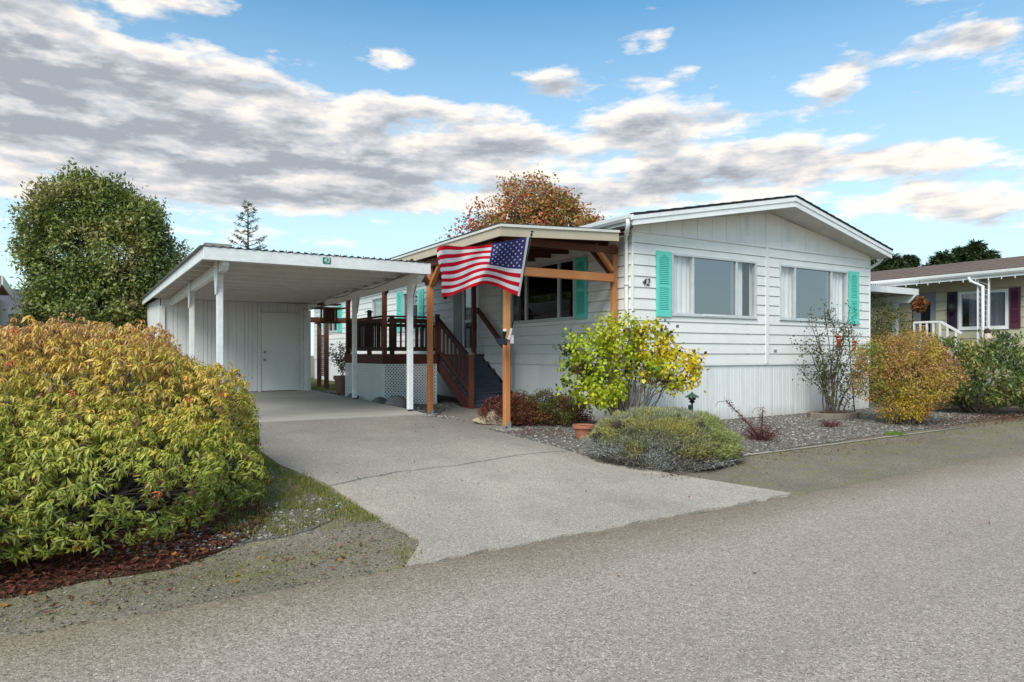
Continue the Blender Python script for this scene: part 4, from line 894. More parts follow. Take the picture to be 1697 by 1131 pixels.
# big left shrub in whorls of narrow drooping leaves
blobs = [(-8.95, -2.3, .76, 1.5, 1.65, .95), (-8.15, -2.0, .80, 1.1, 1.35, .98), (-7.68, -2.2, .66, .93, 1.2, .84), (-10.5, -2.4, .62, 1.5, 1.6, .80), (-8.25, -3.35, .48, 1.05, .85, .62), (-9.5, -3.45, .55, 1.3, .95, .80), (-7.6, -3.0, .45, .75, .75, .50), (-8.2, -1.0, .8, 1.2, 1.0, .85)]
P, O = blob_points(blobs, 27000, .84, .15, 11, 4.2)
k = vnoise(P, 7.5, 61) > -.62; P, O = P[k], O[k]
k = (P[:, 2] > gz(P[:, 0], P[:, 1])+.16) & (P[:, 0] > -11.2); P, O = P[k], O[k]
Pi, Oi = blob_points(blobs, 3600, .55, .08, 12, 2.6); k = (Pi[:, 2] > gz(Pi[:, 0], Pi[:, 1])+.15) & (Pi[:, 0] > -11.2); P = np.concatenate([P, Pi[k]]); O = np.concatenate([O, Oi[k]])
big = thing('large_shrub', 'huge rounded shrub with drooping yellow green and orange leaves left of the driveway', 'shrub', (-8.8, -2.3, .2))
per = 9; n = len(P); ax = unit(O+np.array([0, 0, .55])+R.normal(0, .25, (n, 3))); side1 = unit(np.cross(ax, rdir(n))); side2 = np.cross(ax, side1)
ph = R.uniform(0, 6.28, n)[:, None]+np.arange(per)[None]*2*PI/per+R.normal(0, .25, (n, per)); tilt = R.uniform(-.75, .3, (n, per))
A_ = (side1[:, None]*np.cos(ph)[..., None]+side2[:, None]*np.sin(ph)[..., None])+ax[:, None]*tilt[..., None]+np.array([0, 0, -.42]); A_ = A_.reshape(-1, 3)
Q = np.repeat(P, per, 0)+R.normal(0, .006, (n*per, 3)); Nn = np.repeat(ax, per, 0)
hgt = np.clip((P[:, 2]-.35)/1.45, 0, 1)+vnoise(P, 4.5, 3)*.13+R.normal(0, .08, n)+np.clip((P[:, 0]+8)*.10, 0, .12)
cols = np.array([(.19, .22, .035), (.29, .32, .05), (.40, .43, .06), (.62, .52, .10), (.72, .47, .12), (.60, .36, .19)])
ti = np.clip(hgt*5.2, 0, 4.99); i0 = ti.astype(int); fr = (ti-i0)[:, None]; tc = cols[i0]*(1-fr)+cols[np.minimum(i0+1, 5)]*fr
odd = R.random(n); tc[odd < .035] = (.20, .09, .05); tc[odd > .988] = (.62, .16, .05)
T = np.repeat(tc, per, 0)*np.array([1.12, 1.1, .9])*R.uniform(.7, 1.25, (n*per, 1)); j = R.random(n*per) < .10; T[j] = T[j]*np.array([1.25, .95, .8])
Ls = R.uniform(.038, .075, n*per)*np.repeat(R.uniform(.6, 1.12, n), per); V, F, TT = leaves(Q, A_, Nn, Ls, Ls*R.uniform(.22, .33, n*per), T, 1.4)
mesh_np('foliage', V, F, TT, leaf_gloss, big)
ell_stems((-8.6, -2.4, .12), P, 420, .017, 5, 'stems', bark_grey, big, .75, r1=.003)
# dry seed tassels
k = R.choice(n, 110, replace=False); k = k[P[k, 2] > .4]; Q = np.repeat(P[k]+O[k]*.03, 40, 0)+R.normal(0, .032, (len(k)*40, 3))
V, F, TT = leaves(Q, rdir(len(Q))+np.array([0, 0, -.3]), rdir(len(Q)), np.full(len(Q), .03), np.full(len(Q), .004), pick([(.20, .09, .055), (.14, .06, .04)], len(Q)), 1.); mesh_np('seed_tassels', V, F, TT, leaf_m, big)

# lilac at the front corner of the home
def off_house(Q): return ~((Q[:, 0] > -.05) & (Q[:, 1] > -.06)) & (Q[:, 2] > gz(Q[:, 0], Q[:, 1])+.05)
lb = (-.62, -.62, gzf(-.62, -.62)); rgt = np.array([DX[0], DX[1], 0]); fwd = np.array([DY[0], DY[1], 0])
def cb(base, lst): return [tuple(np.array(base)+rgt*a+fwd*b+np.array([0, 0, c]))+(rx, rx*.85, rz) for a, b, c, rx, rz in lst]
bl = cb(lb, [(-.60, 0, 1.25, .50, .42), (-.15, -.1, 1.55, .46, .36), (.35, 0, 1.45, .45, .36), (.75, .0, 1.05, .42, .36), (-.75, -.1, .85, .32, .30), (.15, -.1, 1.2, .36, .28), (-.42, -.2, .78, .34, .24)])
P, O = blob_points(bl, 470, .55, .30, 4, 6)
lil = np.array(lb)
def lilpal(Q):
    a = (Q-lil)@rgt; h = Q[:, 2]; v = vnoise(Q, 6, 8)+R.normal(0, .25, len(Q))
    c = np.where((v > -.2)[:, None], np.array([.48, .57, .03]), np.array([.62, .62, .03])); y = (a > .1) & (v < .1); c[y] = (.85, .66, .02)
    g_ = (a > -.1) & (a < .45) & (h < 1.25) & (v > -.1); c[g_] = (.16, .24, .03); d = (vnoise(Q, 8, 21) > .55) & (h > 1.0); c[d] = (.10, .055, .03)
    e = (a > .8) & (v > .3); c[e] = (.09, .04, .035); f = (a < -.95) & (v < .0); c[f] = (.05, .09, .03)
    return c*R.uniform(.75, 1.2, (len(Q), 1))
shrub('lilac_bush', 'lime green and yellow shrub with bare lower stems at the white home corner', 'shrub', lb, P, O, 15, .07, .078, .72, None, palf=lilpal, stems=70, sr=.017, keep=off_house, stem_mat=bark_grey, sspread=.13, outw=.4, up=-.5)
# low azalea-like shrubs behind the cedar post
def low(name, label, c, w, h, pals, seed, n=420, leafl=.028, per=12):
    c = (c[0], c[1], gzf(c[0], c[1])); bl = cb(c, [(-w*.3, 0, h*.42, w*.34, h*.5), (w*.28, .05, h*.4, w*.36, h*.48), (0, -.02, h*.55, w*.3, h*.45)])
    P, O = blob_points(bl, n, .5, .25, seed, 6)
    return shrub(name, label, 'shrub', c, P, O, per*2, .035, leafl*1.15, .55, None, palf=clumpcol(pals, 7, seed), stems=26, sr=.007, keep=off_house, sspread=.1, group='low shrubs beside the porch post')
low('low_shrub', 'dark red twiggy low shrub just right of the pale boulder, behind the cedar post', (-2.12, .78), .80, .50, [(.15, .035, .03), (.22, .06, .035), (.26, .09, .04)], 31)
low('low_shrub', 'rust and olive green low shrub, middle one between cedar post and flower pot', (-1.50, .62), 1.05, .62, [(.11, .13, .03), (.15, .15, .035), (.28, .11, .04), (.24, .08, .04)], 33, 620)
low('low_shrub', 'small russet shrub against the white skirting, farthest right of the low shrubs', (-.72, .80), .62, .50, [(.24, .07, .045), (.17, .06, .04), (.12, .11, .03)], 35, 260)
# lavender mound
mc = np.array([-1.80, -2.58, .07]); o = thing('lavender_mound', 'dome of yellow green and silver grey lavender at the edge of the driveway', 'shrub', tuple(mc))
n = 80000; a = R.uniform(0, 2*PI, n); zc = R.random(n)**.9; rr = np.sqrt(np.maximum(0, 1-zc**2)); d = np.stack([rr*np.cos(a), rr*np.sin(a), zc], 1)
rad = np.array([1.06, .98, .66])*1.0; prof = 1+.08*vnoise(d, 5, 2)+.07*vnoise(d, 16, 3)
B_ = mc+d*rad*prof[:, None]*R.uniform(.84, 1.0, n)[:, None]; vv_ = vnoise(d, 6, 9)+R.normal(0, .35, n)
hh = d[:, 2]+vv_*.16; c = np.where((hh > .34)[:, None], np.array([.33, .34, .19]), np.array([.33, .32, .28]))
c[(hh > .34) & (vv_ > .35)] = (.52, .46, .13); c[(hh > .34) & (vv_ < -.45)] = (.40, .38, .27); c[(hh > .3) & (vnoise(d, 7, 44) > .62)] = (.13, .10, .07); c[(hh <= .34) & (vv_ < -.3)] = (.46, .46, .43); c[(hh <= .34) & (vv_ > .3)] = (.12, .09, .08)
rt = (d@(rgt)) > .45; c[rt & (hh > .2)] = (.36, .38, .13)
A_ = d+R.normal(0, .5, (n, 3))+np.array([0, 0, .35]); L_ = R.uniform(.022, .062, n); V, F, TT = leaves(B_, A_, rdir(n), L_, np.full(n, .009)*R.uniform(.7, 1.3, n), c*R.uniform(.7, 1.3, (n, 1)), .5)
mesh_np('foliage', V, F, TT, leaf_m, o)
m = MB(); m.lathe(tuple(mc), [(.9, 0), (.85, .25), (.6, .44), (.2, .54)], 24); m.build('woody_core', M('woody_core', (.07, .05, .035), .9, bump=.8), o)

def vertical_bare(name, label, base, tips, r0, leafpos=None, leafcol=None, leafL=.04, seed=1, spread=.12, mat=bark_grey, per=10, sub=3):
    o = thing(name, label, 'shrub', tuple(base)); rr = random.Random(seed); mb = MB(); ends = []
    for t in tips:
        e = Vector(base)+Vector((DX[0]*t[0]+DY[0]*t[2], DX[1]*t[0]+DY[1]*t[2], t[1])); s = Vector(base)+Vector((rr.uniform(-spread, spread), rr.uniform(-spread, spread), 0))
        pts = [s]
        for k in range(1, 7):
            q = s.lerp(e, k/6.); q.x += rr.uniform(-.04, .04)-(e.x-s.x)*.25*math.sin(PI*k/6); q.y += rr.uniform(-.04, .04); pts.append(q)
        mb.tube(pts, [r0*(1-.75*k/6) for k in range(7)], 6, False)
        for b in range(sub+2):
            k = rr.randint(2, 5); p = pts[k]; dd = Vector((rr.uniform(-.35, .35), rr.uniform(-.25, .25), rr.uniform(.1, .45))); q1 = p+dd*.5+Vector((rr.uniform(-.04, .04), 0, 0)); q2 = p+dd
            mb.tube([p, q1, q2], [r0*.35, r0*.22, .002], 4, False); ends += [tuple(q1), tuple(q2)]
        ends.append(tuple(pts[-1])); ends.append(tuple(pts[-2]))
    mb.build('stems', mat, o, recalc=False, smooth=True)
    if leafcol:
        E_ = np.array(ends); Q = np.repeat(E_, per, 0)+R.normal(0, .06, (len(E_)*per, 3)); n = len(Q); Ls = R.uniform(leafL*.6, leafL*1.2, n)
        V, F, TT = leaves(Q, rdir(n)+np.array([0, 0, -.2]), rdir(n)+np.array([0, 0, .6]), Ls, Ls*.6, pick(leafcol, n), 1.); mesh_np('foliage', V, F, TT, leaf_m, o)
    return o
rb = onG(1378, 689); rb.y = min(rb.y, -.62); rb = Vector((4.75, -.72, gzf(4.75, -.72)))
vertical_bare('rose_bush', 'tall nearly leafless rose bush in a ring of stones before the right gable window', rb,
    [(-.35, 2.0, 0), (-.15, 2.35, .05), (.05, 2.2, -.05), (.25, 1.9, 0), (.55, 1.75, 0), (-.6, 1.55, 0), (.4, 2.3, .1), (-.75, 1.0, -.1), (.7, 1.35, 0), (.1, 1.5, 0), (-.3, 1.3, .1), (-.5, 2.15, 0), (.62, 1.0, 0), (.85, .7, 0)], .017, True,
    [(.06, .085, .03), (.10, .13, .03), (.19, .18, .04), (.07, .06, .03)], .055, 8, .14, per=11, sub=5, mat=bark)
ring = thing('planter_ring', 'low ring of brown edging stones around the foot of the rose bush', 'planter', tuple(rb))
for i in range(12):
    a = i*2*PI/12; cxx, cyy = rb.x+.52*math.cos(a), rb.y+.36*math.sin(a); t = Vector((-.52*math.sin(a), .36*math.cos(a), 0)).normalized()*.13
    m = MB(); m.bar(Vector((cxx, cyy, rb.z+.055))-t, Vector((cxx, cyy, rb.z+.055))+t, .10, .13); m.build('edging_stone', ring_stone, ring, bevel=.015)
m = MB(); m.lathe((rb.x, rb.y, rb.z), [(.34, 0), (.34, .07), (.2, .10), (.02, .11)], 18); m.build('soil', soil, ring)
# dead perennials
def dead(label, base, n, h, w, seed, curl=False):
    o = thing('dead_perennial', label, 'plant', tuple(base), 'dry red stalk clumps in the gravel'); r = random.Random(seed); mb = MB()
    for i in range(n):
        a = r.uniform(0, 2*PI); l = r.uniform(.35, 1)*h; sp = r.uniform(.2, 1)*w; s = Vector(base)+Vector((math.cos(a)*.07, math.sin(a)*.07, 0)); e = s+Vector((math.cos(a)*sp, math.sin(a)*sp, l*(1-.4*sp/w)))
        mb.tube([s, s.lerp(e, .55)+Vector((0, 0, l*.15)), e, e+Vector((math.cos(a)*.04, math.sin(a)*.04, -.05))], [.0055, .004, .0035, .002], 4, False)
    if curl:
        for (u_, h_) in ((-.55, .62), (.02, .52), (-.3, .35)):
            s = Vector(base); e = s+Vector((DX[0]*u_, DX[1]*u_, h_)); mb.tube([s, s.lerp(e, .5)+Vector((0, 0, .04)), e, e+Vector((DX[0]*-.12, DX[1]*-.12, -.01)), e+Vector((DX[0]*-.17, DX[1]*-.17, -.09))], [.011, .008, .006, .004, .003], 5, False)
    mb.build('stalks', dead_stalk, o, recalc=False)
    n2 = 700 if curl else 240; Q = np.array(base)+R.normal(0, 1, (n2, 3))*np.array([w*.55, w*.4, h*.22])+np.array([0, 0, h*.30]); Q[:, 2] = np.maximum(Q[:, 2], base[2]+.01)
    if curl:
        tt = R.random(260); Q2 = np.array(base)+rgt*(-.55*tt)[:, None]+np.array([0, 0, 1])*(.64*tt)[:, None]+R.normal(0, .02, (260, 3)); tt = R.random(200); Q3 = np.array(base)+np.array([0, 0, 1])*(.52*tt)[:, None]+R.normal(0, .025, (200, 3)); Q = np.concatenate([Q, Q2, Q3])
    V, F, TT = leaves(Q, rdir(len(Q))+np.array([0, 0, -.3]), rdir(len(Q)), R.uniform(.02, .045, len(Q)), np.full(len(Q), .012), pick([(.13, .03, .03), (.09, .03, .03), (.20, .07, .05)], len(Q)), 1.5); mesh_np('foliage', V, F, TT, leaf_m, o)
b1 = onG(1262, 731); dead('dark red withered perennial with one long curled frond, in the gravel right of the lavender', b1, 46, .34, .26, 3, True)
b2 = onG(1376, 709); dead('small clump of dry reddish stalks in front of the stone ring', b2, 34, .20, .16, 4)
# orange shrub
ob = onG(1503, 704); bl = cb(ob, [(-.45, .1, 1.25, .52, .45), (.25, .1, 1.35, .58, .45), (.0, -.15, .95, .62, .5), (.62, 0, 1.0, .42, .45), (-.6, 0, .85, .42, .4), (.1, -.1, .5, .5, .3), (-.15, 0, .36, .45, .25), (.5, .1, .7, .4, .35)])
P, O = blob_points(bl, 1500, .55, .32, 14, 6)
oc = np.array(ob)
def opal(Q):
    a = (Q-oc)@rgt; h = Q[:, 2]-oc[2]; v = vnoise(Q, 5.5, 17)+R.normal(0, .3, len(Q)); c = np.tile([.64, .38, .10], (len(Q), 1))
    c[v > .25] = (.68, .46, .06); c[v < -.3] = (.60, .30, .09); c[v < -.7] = (.45, .19, .08)
    r = (a > .3) & (a < .8) & (h > 1.05) & (h < 1.5); c[r & (v < .2)] = (.55, .16, .09)
    y = (h < .55) & (a < .15); c[y & (v > .1)] = (.68, .44, .03); c[(a < -.55) & (v > -.1)] = (.33, .34, .05); c[(h < .35) & (a > .05)] = (.60, .22, .04)
    return c*np.array([.92, 1., 1.15])*R.uniform(.65, 1.2, (len(Q), 1))
shrub('autumn_shrub', 'rounded shrub turned orange, yellow and rusty red beside the right end of the home', 'shrub', ob, P, O, 22, .055, .045, .5, None, palf=opal, stems=60, sr=.02, stem_mat=bark_grey, sspread=.12, outw=.5, up=-.1)
# rhododendron
rh = Vector((8.75, -1.55, gzf(8.75, -1.55))); bl = cb(rh, [(-.55, 0, .95, .85, .70), (.5, 0, 1.0, 1.0, .72), (1.3, 0, .8, .8, .65), (-.1, -.4, .75, .9, .5), (-.8, .1, .62, .6, .40)])
P, O = blob_points(bl, 1500, .72, .15, 15, 4)
shrub('rhododendron', 'glossy dark green rhododendron at the right edge beyond the orange shrub', 'shrub', rh, P, O, 9, .045, .105, .36, None, palf=clumpcol([(.07, .11, .03), (.11, .16, .035), (.17, .22, .045), (.27, .28, .06), (.38, .30, .09)], 5, 19, .5), mat=leaf_gloss, stems=60, sr=.03, outw=.8, up=.5)
# tall bush between the homes
tb = Vector((9.15, 1.1, .22)); bl = cb(tb, [(-.1, 0, 2.0, .85, .85), (-.55, 0, 1.6, .7, .9), (.5, -.1, 1.5, .75, .85), (-.1, 0, .9, .8, .6)])
P, O = blob_points(bl, 850, .62, .2, 16, 4)
shrub('tall_shrub', 'tall yellow green shrub in the gap between the two homes', 'shrub', tb, P, O, 12, .07, .06, .45, None, palf=clumpcol([(.08, .11, .03), (.16, .18, .035), (.26, .25, .05), (.30, .20, .06)], 4, 23), stems=40, sr=.02)
# trees
tl = Vector((-8.0, 14.1, .4)); D20 = 20.
bl = cb(tl, [(0, 0, 4.0, 1.95, 2.1), (-.3, 0, 5.05, 1.35, 1.15), (-1.15, 0, 4.1, .95, 1.2), (1.1, .2, 3.7, 1.05, 1.3), (0, 0, 2.3, 1.9, 1.4), (-.9, 0, 1.7, 1.0, 1.0), (1.1, 0, 2.0, 1.1, 1.2), (.5, 0, 5.0, 1.1, .9), (-1.6, .2, 3.2, .6, .6)])
P, O = blob_points(bl, 1700, .62, .20, 24, 3.4)
shrub('evergreen_tree', 'big dense olive green tree left of the carport behind the orange topped shrub', 'tree', tl, P, O, 52, .13, .12, .5, None, palf=clumpcol([(.09, .14, .04), (.16, .21, .05), (.25, .29, .06), (.36, .35, .085), (.32, .27, .11)], 2.2, 27, .3), stems=130, sr=.13, trunk=2.0, tree=True, mat=leaf_gloss, outw=.7)
rt_ = Vector((10.2, 18.6, .4))
bl = cb(rt_, [(0, 0, 7.1, 2.4, 2.0), (-2.0, 0, 7.0, 1.8, 1.7), (1.9, 0, 6.8, 1.9, 1.6), (-.3, 0, 8.4, 1.7, 1.3), (2.9, 0, 6.4, 1.5, 1.3), (-3.1, 0, 6.2, 1.4, 1.4), (1.3, 0, 8.0, 1.3, 1.1)])
P, O = blob_points(bl, 760, .40, .46, 29, 2.2)
shrub('autumn_tree', 'loose tree with red, orange and green autumn leaves rising behind the home roof', 'tree', rt_, P, O, 26, .20, .17, .6, None, palf=clumpcol([(.60, .13, .07), (.66, .22, .09), (.5, .2, .07), (.36, .28, .06), (.26, .28, .05), (.62, .32, .11)], 1.5, 30, .5), stems=170, sr=.16, trunk=4.2, tree=True, outw=.5, r1=.008)
def conifer(name, label, base, H, rad, n, col, sparse=False, seed=1, dens=26, L=.22, group=None, zlow=.15):
    o = thing(name, label, 'tree', tuple(base), group); r = random.Random(seed); mb = MB(); base = Vector(base)
    mb.tube([base, base+Vector((0, 0, H*.5)), base+Vector((0, 0, H))], [H*.012+.02, H*.008+.01, .008], 7); Ps, As = [], []
    for i in range(n):
        t = zlow+(1-zlow)*(i/n)**.9; z = H*t; l = rad*(1-t)**.75*r.uniform(.55, 1.25)+.08; a = i*2.39996+r.uniform(-.3, .3); d = Vector((math.cos(a), math.sin(a), 0)); s = base+Vector((0, 0, z))
        e = s+d*l+Vector((0, 0, l*(.38 if sparse else .18))); mid = s.lerp(e, .5)+Vector((0, 0, -l*.06)); mb.tube([s, mid, e], [.012+.01*l, .010, .003], 4, False)
        for k in range(int(dens*l/rad)+3):
            q = r.uniform(.2 if not sparse else .25, 1.); p = s.lerp(mid, q*2) if q < .5 else mid.lerp(e, q*2-1)
            Ps.append(tuple(p)); sd = Vector((-d.y, d.x, 0))*r.uniform(-1, 1)*(.9); As.append(tuple(d*.6+sd+Vector((0, 0, r.uniform(-.1, .35)))))
    mb.build('trunk', bark, o, recalc=False); P_ = np.array(Ps); A_ = np.array(As); per = 5 if not sparse else 3
    Q = np.repeat(P_, per, 0)+R.normal(0, .04 if not sparse else .02, (len(P_)*per, 3)); AA = np.repeat(A_, per, 0)+R.normal(0, .3, (len(Q), 3)); Ls = R.uniform(L*.6, L*1.3, len(Q))
    V, F, TT = leaves(Q, AA, rdir(len(Q))*.5+np.array([0, 0, 1.]), Ls, Ls*(.28 if not sparse else .16), pick(col, len(Q)), 1.); mesh_np('crown', V, F, TT, needle_m, o); return o
CG = [(.06, .10, .04), (.08, .13, .05), (.12, .17, .06), (.05, .08, .035)]
pc = atd(411, 500, 26); conifer('young_conifer', 'sparse young conifer with a bare leader standing up behind the carport roof', (pc.x, pc.y, .4), 1.45-.4+252/FPX*26, 1.55, 60, CG, True, 5, 30, .16, zlow=.45)
pc = atd(1478, 500, 34); conifer('conifer', 'dark conifer clump just right of the home roof end, nearest our home', (pc.x, pc.y, .3), 6.0, 2.6, 150, CG, False, 6, 60, .34, 'conifers behind the neighbouring home')
for i, (px, py, dd, rr_, lb_) in enumerate(((1440, 428, 36, 2.6, 'conifer whose crown shows lowest behind the gable end'), (1508, 425, 37, 2.4, 'narrow conifer on the right flank of the left clump'), (1562, 420, 38, 2.9, 'left conifer of the clump above the brown roof'), (1592, 411, 39, 3.0, 'second conifer from the left above the brown roof'), (1618, 402, 38, 2.7, 'tallest conifer, in the middle of the clump above the brown roof'), (1642, 418, 40, 2.6, 'lower right conifer of the clump above the brown roof'))):
    pc = atd(px, 500, dd); conifer('conifer', lb_, (pc.x, pc.y, .3), 1.15+(587-py)/FPX*dd, rr_, 190, CG, False, 10+i, 60, .30, 'conifers behind the neighbouring home')

# ------------------------------------------------------------------ small garden things
def potf(name, label, base, r, h, mat, grp=None):
    o = thing(name, label, 'flower pot', tuple(base), grp); m = MB()
    m.lathe(tuple(base), [(r*.62, 0), (r*.88, h*.78), (r*.9, h*.78), (r*1.02, h*.785), (r*1.02, h), (r*.9, h), (r*.86, h*.88), (.02, h*.86)], 24); m.build('pot', mat, o); 
    m = MB(); m.lathe((base[0], base[1], base[2]+h*.865), [(r*.85, 0), (r*.6, .015), (.01, .02)], 16); m.build('soil', soil, o); return o
b = onG(967, 729); potf('terracotta_pot', 'empty orange terracotta pot between the low shrubs and the lavender mound', b, .165, .225, terracotta)
b = Vector((-2.38, 9.3, .36)); b = onG(567.5, 653); potf('terracotta_pot', 'dull brown clay pot with a spindly plant beside the deck lattice', b, .24, .50, terracotta_d)
pl = vertical_bare('potted_plant', 'spindly green plant growing in the brown clay pot by the deck', Vector((b.x, b.y, b.z+.43)), [(-.25, .75, 0), (.0, .9, 0), (.2, .7, 0), (.1, .45, 0), (-.15, .5, 0), (.28, .45, .1)], .008, True, [(.07, .12, .035), (.12, .17, .05)], .06, 9, .05, per=16)
for (px, py, s, lb_) in ((621, 672, .17, 'small grey stone left of the pair by the lattice corner'), (648, 678, .26, 'grey rounded stone at the lattice corner beside the white post'), (577, 663, .15, 'dark grey stone beside the brown clay pot')):
    b = onG(px, py); b.x += .12; bm = bmesh.new(); bmesh.ops.create_icosphere(bm, subdivisions=3, radius=1); rr = np.array([v.co[:] for v in bm.verts]); nn = 1+.16*vnoise(rr, 2.5, int(px))
    for v, k_ in zip(bm.verts, nn): v.co = Vector((v.co.x*s*k_, v.co.y*s*.7*k_, max(v.co.z, -.3)*s*.85*k_))
    me = bpy.data.meshes.new('garden_stone'); bm.to_mesh(me); bm.free(); me.materials.append(rock_grey); o = bpy.data.objects.new('garden_stone', me); COL.objects.link(o); o.location = (b.x, b.y, b.z+s*.22); tag(o, lb_, 'stone', 'grey stones along the lattice')
    me.polygons.foreach_set('use_smooth', [True]*len(me.polygons))
b = Vector((-2.33, .92, gzf(-2.33, .92))); bm = bmesh.new(); bmesh.ops.create_icosphere(bm, subdivisions=4, radius=1); rr = np.array([v.co[:] for v in bm.verts]); nn = 1+.17*vnoise(rr, 2.2, 77)+.05*vnoise(rr, 7, 78)
for v, k_ in zip(bm.verts, nn):
    lx_ = v.co.x; v.co = Vector((v.co.x*.33*k_, v.co.y*.20*k_, max(v.co.z, -.35)*(.17+.09*lx_)*k_))
me = bpy.data.meshes.new('boulder'); bm.to_mesh(me); bm.free(); me.materials.append(rock_tan); o = bpy.data.objects.new('boulder', me); COL.objects.link(o); o.location = (b.x, b.y, b.z+.09); o.rotation_euler.z = -ANG*.4; tag(o, 'pale tan boulder with a pointed low end at the walkway edge', 'boulder')
# path light
b = atd(1147, 600, 11.85); b.z = gzf(b.x, b.y); o = thing('path_light', 'green metal garden lamp with a cone cap and an outlet box behind the lavender', 'garden lamp', tuple(b)); zt = 1.45-69/FPX*11.85
m = MB(); m.tube([b, (b.x, b.y, zt-.13)], .018, 8); m.build('stem', green_metal, o, smooth=True)
m = MB(); m.lathe((b.x, b.y, zt-.13), [(.02, 0), (.055, .02), (.03, .05), (.06, .06), (.065, .10), (.03, .105)], 16); m.build('lamp_housing', black_rough, o)
m = MB(); m.lathe((b.x, b.y, zt-.03), [(.125, 0), (.12, .012), (.05, .055), (.025, .07), (.01, .095)], 20); m.build('lamp_cap', green_cap, o, smooth=False)
m = MB(); m.box(b.x-.075, b.x-.02, b.y-.04, b.y+.03, zt-.26, zt-.16); m.build('outlet_box', green_metal, o, bevel=.008)
# shepherd hook and feeders
b = Vector((5.05, -1.30, gzf(5.05, -1.3))); b = onG(1417, 692); o = thing('shepherd_hook', 'thin black garden stake leaning beside the rose bush with two hooked arms', 'garden stake', tuple(b)); d0 = 14.4
d0 = (b-Vector(CAM)).dot(Vector((*DY, 0))); t0 = atd(1406, 545, d0)
m = MB(); m.tube([b, atd(1410, 610, d0), t0], [.012, .010, .008], 6)
def arm(px, py):
    e = atd(px, py, d0); mid = t0.lerp(e, .5); mid.z = max(t0.z, e.z)+.07; m.tube([t0, mid, e+Vector((0, 0, .02)), e], [.006]*4, 5); return e
h1 = arm(1390, 553); h2 = arm(1416, 562); m.build('stake', black_rough, o, smooth=True)
def feeder(h, lab, sc_=1.):
    f = thing('hummingbird_feeder', lab, 'bird feeder', tuple(h-Vector((0, 0, .27*sc_))), 'hummingbird feeders on the black stake'); z = h.z
    m = MB(); m.tube([h, h-Vector((0, 0, .035))], .003, 4); m.lathe((h.x, h.y, z-.09*sc_), [(.045*sc_, 0), (.05*sc_, .03*sc_), (.035*sc_, .05*sc_), (.01, .055*sc_)], 14); m.build('lid', plumb_red, f)
    m = MB(); m.lathe((h.x, h.y, z-.11*sc_), [(.044*sc_, 0), (.044*sc_, .02*sc_)], 14); m.build('collar', white_pl, f)
    m = MB(); m.lathe((h.x, h.y, z-.23*sc_), [(.028*sc_, 0), (.042*sc_, .08*sc_), (.044*sc_, .12*sc_)], 14); m.build('nectar_jar', nectar, f)
    m = MB(); m.lathe((h.x, h.y, z-.26*sc_), [(.06*sc_, 0), (.085*sc_, .012*sc_), (.08*sc_, .022*sc_), (.03*sc_, .03*sc_)], 16); m.build('dish', plumb_red, f)
feeder(h1, 'higher red hummingbird feeder with a white collar, left of the stake', 1.05); feeder(h2, 'lower red hummingbird feeder, right of the stake', .95)
# arbor
ab = onG(541, 645); al = onG(529.5, 641); ab.z = al.z = .36
o = thing('garden_arbor', 'rust brown wooden arbor with a lattice panel beyond the deck', 'arbor', tuple(ab)); dA = 20.5
def arb(px): p = onY(px, 600, 11.9); return p.x
xa, xb = onY(540.5, 600, 11.9).x, onX(529, 600, onY(540.5, 600, 11.9).x-.05)
ya = 11.9; yb = 13.1; xa = onY(541, 600, ya).x; xb = onY(529, 600, yb).x; zt = 2.44
for x, y in ((xa, ya), (xb, yb)): m = MB(); m.box(x-.06, x+.06, y-.06, y+.06, .3, zt); m.build('post', rust_wood, o, bevel=.005)
m = MB(); m.bar((xb-.05, yb+.3, zt+.06), (xa, ya-.5, zt+.06), .05, .14); m.build('rail', rust_wood, o, bevel=.004)
m = MB(); m.box(xa-.75, -.03, ya-.04, ya+.02, zt-.02, zt+.14); m.build('cross_beam', brownwood[0], o, bevel=.004)
dv = Vector((xb-xa, yb-ya, 0)).normalized(); Lm = (Vector((xb, yb, 0))-Vector((xa, ya, 0))).length
amap = lambda a, z, of: (xa+dv.x*a, ya+dv.y*a, z) if of == 0 else (xa+dv.x*a-dv.y*of, ya+dv.y*a+dv.x*of, z)
q = lattice(amap, .08, Lm-.08, .75, 2.05, .13, 0.001, o); q.data.materials.clear(); q.data.materials.append(rust_wood)
# hanging bird feeder
h = onX(545, 515, -3.0); h = Vector((h.x, h.y, h.z)); o = thing('bird_feeder', 'weathered pagoda roofed wooden bird feeder hanging below the carport beam', 'bird feeder', tuple(h-Vector((0, 0, .35))))
m = MB()
for k_, (w_, zz_) in enumerate(((.36, .04), (.26, .14))):
    m.prism([(h.x-w_, h.y-w_*.8, h.z+zz_), (h.x+w_, h.y-w_*.8, h.z+zz_), (h.x+w_, h.y+w_*.8, h.z+zz_), (h.x-w_, h.y+w_*.8, h.z+zz_)], (0, 0, .03))
m.lathe((h.x, h.y, h.z+.17), [(.22, 0), (.10, .10), (.03, .13)], 8); m.build('roof', rust_wood, o)
m = MB()
for sx in (-1, 1):
    for sy in (-1, 1): m.box(h.x+sx*.16-.02, h.x+sx*.16+.02, h.y+sy*.13-.02, h.y+sy*.13+.02, h.z-.28, h.z+.04)
m.box(h.x-.09, h.x+.09, h.y-.08, h.y+.08, h.z-.28, h.z+.03); m.build('seed_hopper', rust_wood, o)
m = MB(); m.box(h.x-.26, h.x+.26, h.y-.2, h.y+.2, h.z-.33, h.z-.28); m.build('tray', rust_wood, o, bevel=.004)
m = MB(); m.tube([(h.x, h.y, h.z+.28), (h.x, h.y, 2.80)], .004, 4); m.build('hanging_wire', black_rough, o)
